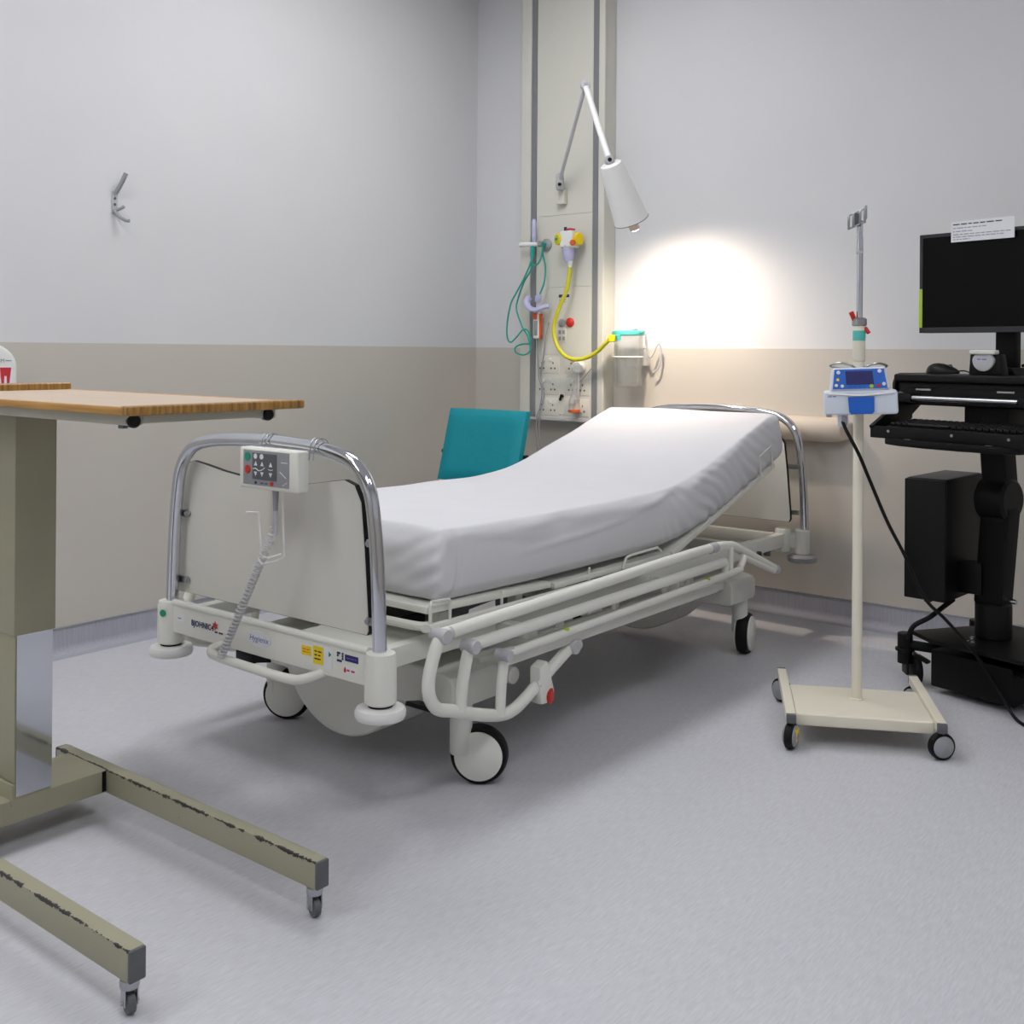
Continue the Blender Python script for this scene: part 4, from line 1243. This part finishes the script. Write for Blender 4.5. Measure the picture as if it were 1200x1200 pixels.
# ------------------------------------------------------------------ bumper on the back wall
bpo = []
for i in range(15):
    a = -pi / 2 + i / 14 * pi
    bpo.append((0.050 + 0.038 * cos(a), 0.768 + 0.048 * sin(a)))
bpo += [(0.0, 0.816), (0.0, 0.720)]
mbp = MB()
t = bmesh.new()
secs = [(-2.60, 0.3, 0.4), (-2.585, 1, 1), (-1.71, 1, 1), (-1.672, 0.80, 0.90), (-1.650, 0.35, 0.62)]
rings = []
for x, kd, kz in secs:
    rings.append([t.verts.new((x, YB - D - d * kd, 0.775 + (z - 0.768) * kz)) for d, z in bpo])
for a, b in zip(rings, rings[1:]):
    for i in range(len(bpo)):
        j = (i + 1) % len(bpo)
        t.faces.new((a[i], a[j], b[j], b[i]))
t.faces.new(rings[0])
t.faces.new(list(reversed(rings[-1])))
bmesh.ops.recalc_face_normals(t, faces=t.faces[:])
mbp._merge(t)
single('wall_bumper', mbp, M_BUMPER, 'rounded beige bumper rail fixed to the back wall behind the headboard', 'wall bumper')

# ------------------------------------------------------------------ infusion stand (built in its own frame)
iv = root('infusion_stand', (-1.17, 3.06, 0), 'cream wheeled infusion stand with chrome upper pole and square base', 'drip stand', rz=radians(28), world=False)
part('base_plate', MB().b2((-0.182, -0.165, 0.058), (0.182, 0.105, 0.092), 0.008, 3), M_IVC, iv)
for sx in (-1, 1):
    sb = part('side_bar', MB().b2((sx * 0.195 - 0.013, -0.190, 0.074), (sx * 0.195 + 0.013, 0.240, 0.099), 0.002), M_IVC, iv)
    for yy in (-0.196, 0.246):
        part('bar_end_cap', MB().b2((sx * 0.195 - 0.0125, yy - 0.008, 0.0745), (sx * 0.195 + 0.0125, yy + 0.008, 0.0985), 0.002), M_DGREY, sb)
    for yy, ang in ((-0.185, -20 if sx < 0 else -70), (0.225, 40)):
        n = Vector((cos(radians(ang)), sin(radians(ang)), 0))
        c = Vector((sx * 0.195, yy, 0.0365))
        cs = part('caster', MB().cyl((sx * 0.195, yy, 0.05), (sx * 0.195, yy, 0.075), 0.010, n=14), M_DGREY, iv)
        part('tire', MB().lathe([(0.028, -0.012), (0.035, -0.009), (0.0365, 0), (0.035, 0.009), (0.028, 0.012)], c, n, 28), M_BLACK, cs)
        for s in (-1, 1):
            part('wheel_dome', MB().lathe([(0.030, 0.008), (0.028, 0.014), (0.020, 0.019), (0.0, 0.021)], c, n * s, 24, cap=False), M_GREY, cs)
        if sx < 0 and yy < 0:
            part('brake_tab', MB().box(c + n * 0.017 + Vector((0, 0.0, 0.004)), (0.006, 0.030, 0.034), 0.003, rz=radians(ang)), M_YELLOW, cs)
part('lower_pole', MB().lathe([(0.020, 0.090), (0.020, 0.094), (0.0145, 0.096), (0.0145, 1.148), (0.013, 1.152)], (0, 0, 0), n=24), M_IVC, iv)
part('pole_sleeve', MB().lathe([(0.0165, 1.060), (0.0175, 1.062), (0.0175, 1.160), (0.016, 1.164)], (0, 0, 0), n=24), M_IVC, iv)
part('sleeve_band', MB().lathe([(0.0178, 1.118), (0.0180, 1.119), (0.0180, 1.146), (0.0178, 1.147)], (0, 0, 0), n=24, cap=False), M_TEALLID, iv, 'teal printed band')
part('upper_pole', MB().cyl((0, 0, 1.15), (0, 0, 1.462), 0.0090, n=20), M_CHROME, iv)
part('pole_collar', MB().lathe([(0.0100, 1.368), (0.0105, 1.370), (0.0105, 1.376)], (0, 0, 0), n=20, cap=False), M_LGREY, iv)
part('clamp', MB().lathe([(0.018, 1.160), (0.021, 1.163), (0.021, 1.180), (0.016, 1.184)], (0, 0, 0), n=24), M_STEEL, iv)
part('clamp_knob', MB().tube([(-0.014, -0.006, 1.178), (-0.024, -0.010, 1.200)], 0.007, 10), M_RED, iv)
part('clamp_knob', MB().tube([(0.016, -0.006, 1.155), (0.025, -0.012, 1.140)], 0.006, 10), M_RED, iv)
hk2 = MB()
for s in (-1, 1):
    hk2.tube([(s * 0.010, -0.010, 1.040), (s * 0.030, -0.020, 1.050), (s * 0.055, -0.010, 1.054), (s * 0.078, 0.010, 1.047), (s * 0.068, 0.018, 1.042), (s * 0.035, 0.0, 1.040), (s * 0.010, -0.014, 1.036)], 0.0030, 8, 5)
part('wire_hooks', hk2, M_STEEL, iv)
tp = MB()
for s in (-1, 1):
    tp.box((s * 0.028, -0.012, 1.465 + s * 0.012), (0.009, 0.010, 0.050), 0.002)
    tp.box((s * 0.012, -0.014, 1.467 + s * 0.005), (0.009, 0.006, 0.052), 0.0015)
tp.box((0, -0.012, 1.492), (0.062, 0.006, 0.006), 0.001, ry=-0.42)
tp.box((0, -0.012, 1.443), (0.064, 0.008, 0.006), 0.001, ry=-0.42)
tp.box((0.033, -0.004, 1.492), (0.008, 0.022, 0.050), 0.003)
bmesh.ops.transform(tp.bm, matrix=Matrix.Translation((-0.010, 0, 1.462)) @ Matrix.Scale(0.78, 4) @ Matrix.Translation((0, 0, -1.462)), verts=tp.bm.verts)
part('top_bracket', tp, M_STEEL, iv)
part('bracket_plate', MB().box((-0.008, -0.006, 1.464), (0.020, 0.006, 0.038), 0.001), M_DGREY, iv)

pm = root('infusion_pump', (-1.17, 3.06, 0.905), 'white and blue infusion pump with dark screen clamped on the stand', 'infusion pump', rz=radians(26), world=False)
pm.rotation_euler = (0, radians(-2.3), radians(26))
part('lower_case', MB().box((0, -0.058, 0.040), (0.198, 0.075, 0.068), 0.010, 3, taper=0.985), M_PUMP, pm)
part('front_lip', MB().tube([(-0.088, -0.096, 0.066), (-0.04, -0.098, 0.062), (0.0, -0.099, 0.060), (0.04, -0.098, 0.062), (0.088, -0.096, 0.066)], 0.003, 8, 4), M_WHITE, pm)
dr = part('door', MB().prism([(-0.035, 0.056), (0.035, 0.056), (0.034, 0.014), (0.028, 0.008), (-0.028, 0.008), (-0.033, 0.014)], (0.0, -0.094, 0.0), X, Z, 0.008, 0.002), M_BLUE2, pm, 'blue pump door')
hd = part('keypad_case', MB().box((-0.002, -0.060, 0.102), (0.160, 0.060, 0.066), 0.010, 3, taper=0.90, rx=radians(-8)), M_PUMP, pm)
rt = radians(-8)


def onface(x, z, d=0.0):
    p = Matrix.Rotation(rt, 3, 'X') @ Vector((x, -0.030 - d, z))
    return Vector((-0.002, -0.060, 0.102)) + p


fu, fv = X, Matrix.Rotation(rt, 3, 'X') @ Z
kp = part('keypad', MB().prism([(-0.073, -0.028), (0.073, -0.028), (0.066, 0.027), (-0.066, 0.027)], onface(0, 0, 0.0), fu, fv, 0.0016, 0.0005, 1), M_BLUE, pm)
part('screen', MB().prism([(-0.036, -0.016), (0.038, -0.016), (0.035, 0.021), (-0.037, 0.021)], onface(0, 0, 0.0016), fu, fv, 0.0014), M_NAVY, kp)
for x, z, r, m in ((-0.056, 0.018, 0.0055, M_STICK), (-0.058, -0.002, 0.0042, M_YELLOW), (-0.063, -0.018, 0.0046, M_STICK), (-0.047, -0.020, 0.0046, M_STICK),
                   (0.031, -0.022, 0.0058, M_LIME), (0.050, -0.020, 0.0048, M_RED), (0.064, -0.016, 0.0048, M_STICK), (0.054, 0.020, 0.0055, M_STICK)):
    part('key', MB().lathe([(r, 0), (r, 0.003), (r * 0.8, 0.004)], onface(x, z, 0.0012), fu.cross(fv), 14), m, kp)
for i in range(4):
    part('soft_key', MB().prism([(-0.004, -0.003), (0.004, -0.003), (0.004, 0.003), (-0.004, 0.003)], onface(-0.026 + i * 0.0125, -0.023, 0.0016), fu, fv, 0.001), M_BLUE2, kp)
small_print((-0.076, -0.0956, 0.058), X, Z, 0.026, 0.004, M_BLUEINK, pm)
part('pole_clamp', MB().box((0, -0.012, 0.06), (0.060, 0.040, 0.050), 0.006), M_GREY, pm)
part('power_inlet', MB().box((-0.048, -0.062, -0.010), (0.028, 0.024, 0.036), 0.004), M_PUMP, pm)
part('inlet_plug', MB().box((-0.045, -0.075, -0.012), (0.014, 0.010, 0.026), 0.002), M_GREY, pm)
part('foot', MB().box((-0.085, -0.06, 0.004), (0.016, 0.02, 0.010), 0.003), M_LGREY, pm)

# power lead of the pump falls to the floor by the trolley
single('power_cable', MB().tube([(-1.183, 2.975, 0.890), (-1.164, 2.955, 0.866), (-1.135, 2.971, 0.802), (-1.12, 3.009, 0.733), (-1.096, 3.092, 0.602), (-1.075, 3.173, 0.5), (-1.046, 3.26, 0.366), (-1.008, 3.354, 0.284), (-0.950, 3.440, 0.177), (-0.895, 3.475, 0.075), (-0.84, 3.44, 0.012), (-0.78, 3.38, 0.006)], 0.0050, 10, 6),
       M_BLACK, 'black power cable drooping from the infusion pump towards the trolley', 'cable')

# ------------------------------------------------------------------ computer trolley (own frame: x right, y back)
CR = radians(-15.5)
CO = Vector((-0.956, 3.653, 0))
ca = root('computer_trolley', CO, 'black wheeled computer trolley with jointed column beside the infusion stand', 'trolley', rz=CR, world=False)


def cw(x, y, z=0.0):
    return CO + Matrix.Rotation(CR, 3, 'Z') @ Vector((x, y, z))


part('battery_box', MB().b2((-0.133, -0.135, 0.022), (0.140, 0.16, 0.138), 0.006), M_BLACKM, ca)
part('base_plate', MB().prism([(-0.20, -0.14), (-0.10, -0.19), (0.26, -0.19), (0.26, 0.20), (-0.05, 0.20), (-0.13, 0.06)], (0, 0, 0.172), X, Y, 0.014, 0.004), M_BLACKM, ca)
part('post_spacer', MB().b2((-0.06, -0.05, 0.135), (0.06, 0.07, 0.175), 0.004), M_BLACKM, ca)
for x, y in ((-0.236, -0.12), (0.236, -0.16), (-0.20, 0.24), (0.22, 0.24)):
    lg = part('base_leg', MB().tube([(x * 0.35, y * 0.4, 0.125), (x * 0.8, y * 0.8, 0.128), (x, y, 0.130)], 0.016, 12, 3), M_BLACKM, ca)
    part('caster_housing', MB().lathe([(0.024, 0.070), (0.024, 0.108), (0.031, 0.110), (0.031, 0.117), (0.024, 0.119), (0.024, 0.165), (0.020, 0.168)], (x, y, 0), n=22), M_BLACKP, lg)
    n = Vector((cos(0.9), sin(0.9), 0))
    c = Vector((x + 0.026, y + 0.02, 0.048))
    fk = MB()
    for s in (-1, 1):
        fk.box(Vector((x + 0.014, y + 0.012, 0.068)) + n * (0.018 * s), (0.052, 0.008, 0.066), 0.003, rz=0.9 + pi / 2)
    part('caster_fork', fk, M_BLACKP, lg)
    part('wheel', MB().lathe([(0.038, -0.013), (0.046, -0.010), (0.048, 0), (0.046, 0.010), (0.038, 0.013)], c, n, 26), M_BLACK, lg)
    part('brake_lever', MB().box((x + 0.058, y + 0.012, 0.092), (0.045, 0.022, 0.010), 0.003, ry=0.3), M_BLACKP, lg)
part('column_socket', MB().lathe([(0.052, 0.186), (0.055, 0.190), (0.055, 0.292), (0.050, 0.296)], (0, 0, 0), n=32), M_BLACKP, ca)
part('plate_bolt', MB().lathe([(0.015, 0.186), (0.015, 0.190), (0.009, 0.192), (0.009, 0.202), (0.006, 0.204)], (0.0, -0.12, 0), n=8), M_CHROME, ca)
part('lower_arm', MB().box((0.010, 0.0, 0.445), (0.095, 0.075, 0.32), 0.014, 3, ry=0.08), M_BLACKM, ca)
el = part('elbow', MB().lathe([(0.058, -0.050), (0.068, -0.042), (0.068, 0.042), (0.058, 0.050)], (0.014, 0, 0.625), (1, 0, 0), 32), M_BLACKP, ca)
part('arm_pivot_bolt', MB().cyl((-0.060, 0, 0.310), (0.075, 0, 0.310), 0.008, n=12), M_CHROME, ca)
part('upper_arm', MB().box((0.012, 0.005, 0.715), (0.085, 0.075, 0.25), 0.014, 3, ry=-0.08), M_BLACKM, ca)
part('arm_head', MB().b2((-0.070, -0.06, 0.80), (0.075, 0.07, 0.925), 0.008), M_BLACKM, ca)
# work surface and keyboard carriage
dk = part('work_surface', MB().b2((-0.285, -0.125, 0.990), (0.285, 0.13, 1.016), 0.010, 3), M_BLACKP, ca)
part('surface_body', MB().b2((-0.278, -0.110, 0.915), (0.278, 0.11, 0.992), 0.012, 3), M_BLACKP, dk)
part('surface_recess', MB().b2((-0.24, -0.114, 0.972), (0.24, -0.108, 0.984), 0.001, 1), M_BLACK, dk)
for x in (-0.18, 0.10):
    part('catch_plate', MB().box((x, -0.113, 0.966), (0.055, 0.004, 0.006), 0.001), M_STEEL, dk)
part('grip_bar', MB().cyl((-0.205, -0.132, 0.938), (0.150, -0.132, 0.938), 0.0085, n=18), M_STEEL, ca, 'bright steel grip bar')
part('grip_bar_mount', MB().box((-0.232, -0.126, 0.938), (0.050, 0.03, 0.030), 0.006), M_BLACKP, ca)
part('grip_bar_mount', MB().box((0.178, -0.126, 0.938), (0.050, 0.03, 0.030), 0.006), M_BLACKP, ca)
part('pivot_ring', MB().lathe([(0.016, 0), (0.018, 0.006), (0.010, 0.007), (0.008, 0.002)], (-0.262, -0.112, 0.940), (0, -1, 0), 20), M_DGREY, ca)
for sx in (-1, 1):
    part('side_plate', MB().prism([(-0.122, 0.90), (-0.122, 0.985), (-0.112, 1.005), (-0.09, 1.018), (0.06, 1.018), (0.06, 0.93), (-0.05, 0.86), (-0.095, 0.86)], (sx * 0.285 - 0.005, 0, 0), Y, Z, 0.010, 0.003), M_BLACKP, ca)
    part('carriage_arm', MB().prism([(-0.125, 0.935), (-0.06, 0.935), (-0.06, 0.870), (-0.095, 0.845), (-0.26, 0.828), (-0.275, 0.850), (-0.20, 0.888)], (sx * 0.262 - 0.008, 0, 0), Y, Z, 0.016, 0.003), M_BLACKP, ca)
kt = part('keyboard_tray', MB().prism([(-0.268, -0.262), (0.268, -0.262), (0.268, -0.085), (-0.268, -0.085)], (0, 0, 0.826), X, Y, 0.012, 0.004), M_BLACKP, ca)
part('tray_front', MB().prism([(-0.268, 0.812), (0.268, 0.812), (0.268, 0.850), (-0.268, 0.850)], (0, -0.262, 0), X, Z, 0.008, 0.003), M_BLACKP, kt)
ar = [(-0.225, -0.255), (-0.16, -0.285), (-0.06, -0.302), (0.06, -0.302), (0.16, -0.285), (0.225, -0.255), (0.225, -0.09), (-0.225, -0.09)]
part('tray_belly', MB().prism(ar, (0, 0, 0.792), X, Y, 0.022, 0.006), M_BLACKM, kt)
for x in (-0.20, 0.02, 0.20):
    part('tray_screw', MB().cyl((x, -0.270, 0.836), (x, -0.2725, 0.836), 0.0045, n=10), M_STEEL, kt)
for x in (-0.13, 0.14):
    part('tray_clip', MB().box((x, -0.2725, 0.812), (0.022, 0.004, 0.006), 0.001), M_STEEL, kt)

kb = root('keyboard', cw(0, -0.17, 0.838), 'black computer keyboard lying in the trolley tray', 'keyboard', rz=CR, world=False)
part('case', MB().box((0, 0, 0.009), (0.460, 0.150, 0.016), 0.004, 2, rx=radians(4)), M_BLACKP, kb)
ks = MB()
for r_ in range(6):
    y = 0.058 - r_ * 0.0225
    nk = 21
    for k in range(nk):
        if r_ == 5 and 3 <= k <= 9:
            continue
        ks.box((-0.212 + k * 0.0212, y, 0.0225 + y * 0.07), (0.0172, 0.0175, 0.010), 0.0022, 1, rx=radians(4), taper=0.85)
    if r_ == 5:
        ks.box((-0.212 + 6 * 0.0212, y, 0.0225 + y * 0.07), (0.145, 0.0175, 0.010), 0.0022, 1, rx=radians(4))
part('keys', ks, M_KEY, kb, kind='stuff')
ms = root('computer_mouse', cw(-0.165, -0.035, 1.016), 'black computer mouse on the trolley work surface', 'mouse', rz=CR, world=False)
mm = MB()
t = bmesh.new()
bmesh.ops.create_uvsphere(t, u_segments=24, v_segments=14, radius=1)
for v in t.verts:
    v.co = Vector((v.co.x * 0.058 * (1 + 0.08 * v.co.x), v.co.y * 0.032, max(v.co.z, -0.15) * (0.030 - 0.008 * v.co.x) + 0.0052))
mm._merge(t)
part('shell', mm, M_BLACKP, ms)
part('scroll_wheel', MB().cyl((0.030, -0.004, 0.027), (0.030, 0.004, 0.027), 0.006, n=14), M_DGREY, ms)
part('cable', MB().tube([(0.056, 0, 0.010), (0.07, 0.015, 0.012), (0.080, 0.035, 0.006), (0.082, 0.06, 0.004)], 0.0022, 8, 5), M_BLACK, ms)

mo = root('computer_monitor', cw(0, 0.03, 1.016), 'black flat-screen monitor with dark blank screen above the trolley', 'monitor', rz=CR, world=False)
z0, z1 = 0.136, 0.466
part('housing', MB().b2((-0.275, -0.022, z0), (0.275, 0.022, z1), 0.006, 2), M_BLACKP, mo)
part('rear_bulge', MB().b2((-0.17, 0.018, z0 + 0.06), (0.17, 0.060, z1 - 0.06), 0.018, 3), M_BLACKP, mo)
bz = MB()
bz.b2((-0.275, -0.026, z0), (-0.263, -0.020, z1), 0.001, 1)
bz.b2((0.263, -0.026, z0), (0.275, -0.020, z1), 0.001, 1)
bz.b2((-0.275, -0.026, z1 - 0.012), (0.275, -0.020, z1), 0.001, 1)
bz.b2((-0.275, -0.026, z0), (0.275, -0.020, z0 + 0.018), 0.001, 1)
part('bezel', bz, M_BEZEL, mo)
part('screen', MB().b2((-0.263, -0.0235, z0 + 0.018), (0.263, -0.021, z1 - 0.012)), M_SCREEN, mo)
part('edge_sticker', MB().b2((-0.2755, -0.0268, z0 + 0.018), (-0.2635, -0.024, z0 + 0.148)), M_LIME, mo, 'yellow-green strip sticker on the left bezel')
part('stand_neck', MB().box((0.0, 0.045, 0.11), (0.070, 0.035, 0.22), 0.008, 2), M_BLACKM, mo)
part('stand_foot', MB().box((0.0, 0.02, 0.012), (0.13, 0.09, 0.024), 0.006, 2, taper=0.8), M_BLACKM, mo)
part('cable', MB().tube([(0.05, 0.05, 0.20), (0.10, 0.045, 0.14), (0.105, 0.04, 0.08), (0.07, 0.05, 0.04), (0.04, 0.06, 0.03)], 0.005, 8, 5), M_BLACK, mo)
part('cable', MB().tube([(0.08, 0.05, 0.20), (0.15, 0.045, 0.12), (0.19, 0.04, 0.05), (0.22, 0.05, 0.01)], 0.004, 8, 5), M_BLACK, mo)
nt_ = root('paper_note', cw(0.0, -0.0025, 1.47), 'white printed paper strip taped along the top of the monitor', 'paper', rz=CR, world=False)
part('sheet', MB().b2((-0.155, 0.0, -0.022), (0.062, 0.0006, 0.045)), M_PAPER, nt_)
for i, (z, wd) in enumerate(((0.035, 0.17), (0.023, 0.12), (0.012, 0.07), (0.002, 0.20), (-0.006, 0.18), (-0.014, 0.06))):
    small_print((-0.148 + wd / 2, 0.0, z), X, Z, wd, 0.0062 if i == 0 else 0.005, M_INK if i == 0 else M_GREYINK, nt_)
sn = root('scanner_cradle', cw(0.002, -0.045, 1.016), 'black cradle with rounded grey-cream scanner below the monitor', 'scanner', rz=CR, world=False)
part('cradle', MB().prism([(-0.055, 0.0), (0.060, 0.0), (0.048, 0.066), (-0.050, 0.066)], (0, 0.018, 0), X, Z, 0.036, 0.004), M_BLACKP, sn)
so = [(0.036 * cos(a * pi / 14) if sin(a * pi / 14) > 0 else 0.036 * cos(a * pi / 14), 0.048 + (0.024 if sin(a * pi / 14) > 0 else 0.036) * sin(a * pi / 14)) for a in range(28)]
part('scanner_body', MB().prism(so, (0, -0.018, 0), X, Z, 0.012, 0.003), M_LGREY, sn)
part('scanner_head', MB().box((0, -0.022, 0.072), (0.085, 0.03, 0.014), 0.005, 3), M_CREAM2, sn)
small_print((0, -0.0300, 0.050), X, Z, 0.038, 0.006, M_BLUEINK, sn)

# tower case hung on the column's left
pc = root('computer_tower', (-1.19, 3.53, 0.300), 'slim black computer tower held upright left of the trolley column', 'computer', rz=radians(-5), world=False)
part('case', MB().b2((0, 0.0, 0.0), (0.126, 0.30, 0.385), 0.003, 2), M_BLACKM, pc)
part('front_bezel', MB().b2((-0.003, -0.010, 0.002), (0.129, 0.002, 0.383), 0.004, 2), M_BLACKP, pc)
part('top_panel', MB().b2((0.004, 0.006, 0.3845), (0.122, 0.294, 0.387), 0.001, 1), M_DGREY, pc)
part('mount_bracket', MB().b2((0.124, 0.10, 0.02), (0.200, 0.15, 0.12), 0.003), M_BLACKM, pc)
part('foot', MB().b2((0.05, 0.02, -0.010), (0.07, 0.04, 0.001), 0.002), M_BLACK, pc)
single('trolley_cable', MB().tube([(-1.075, 3.640, 0.290), (-1.095, 3.610, 0.270), (-1.130, 3.575, 0.235), (-1.172, 3.552, 0.205), (-1.192, 3.556, 0.160)], 0.008, 10, 6),
       M_BLACK, 'thick black cable curving down from tower to front left caster', 'cable')
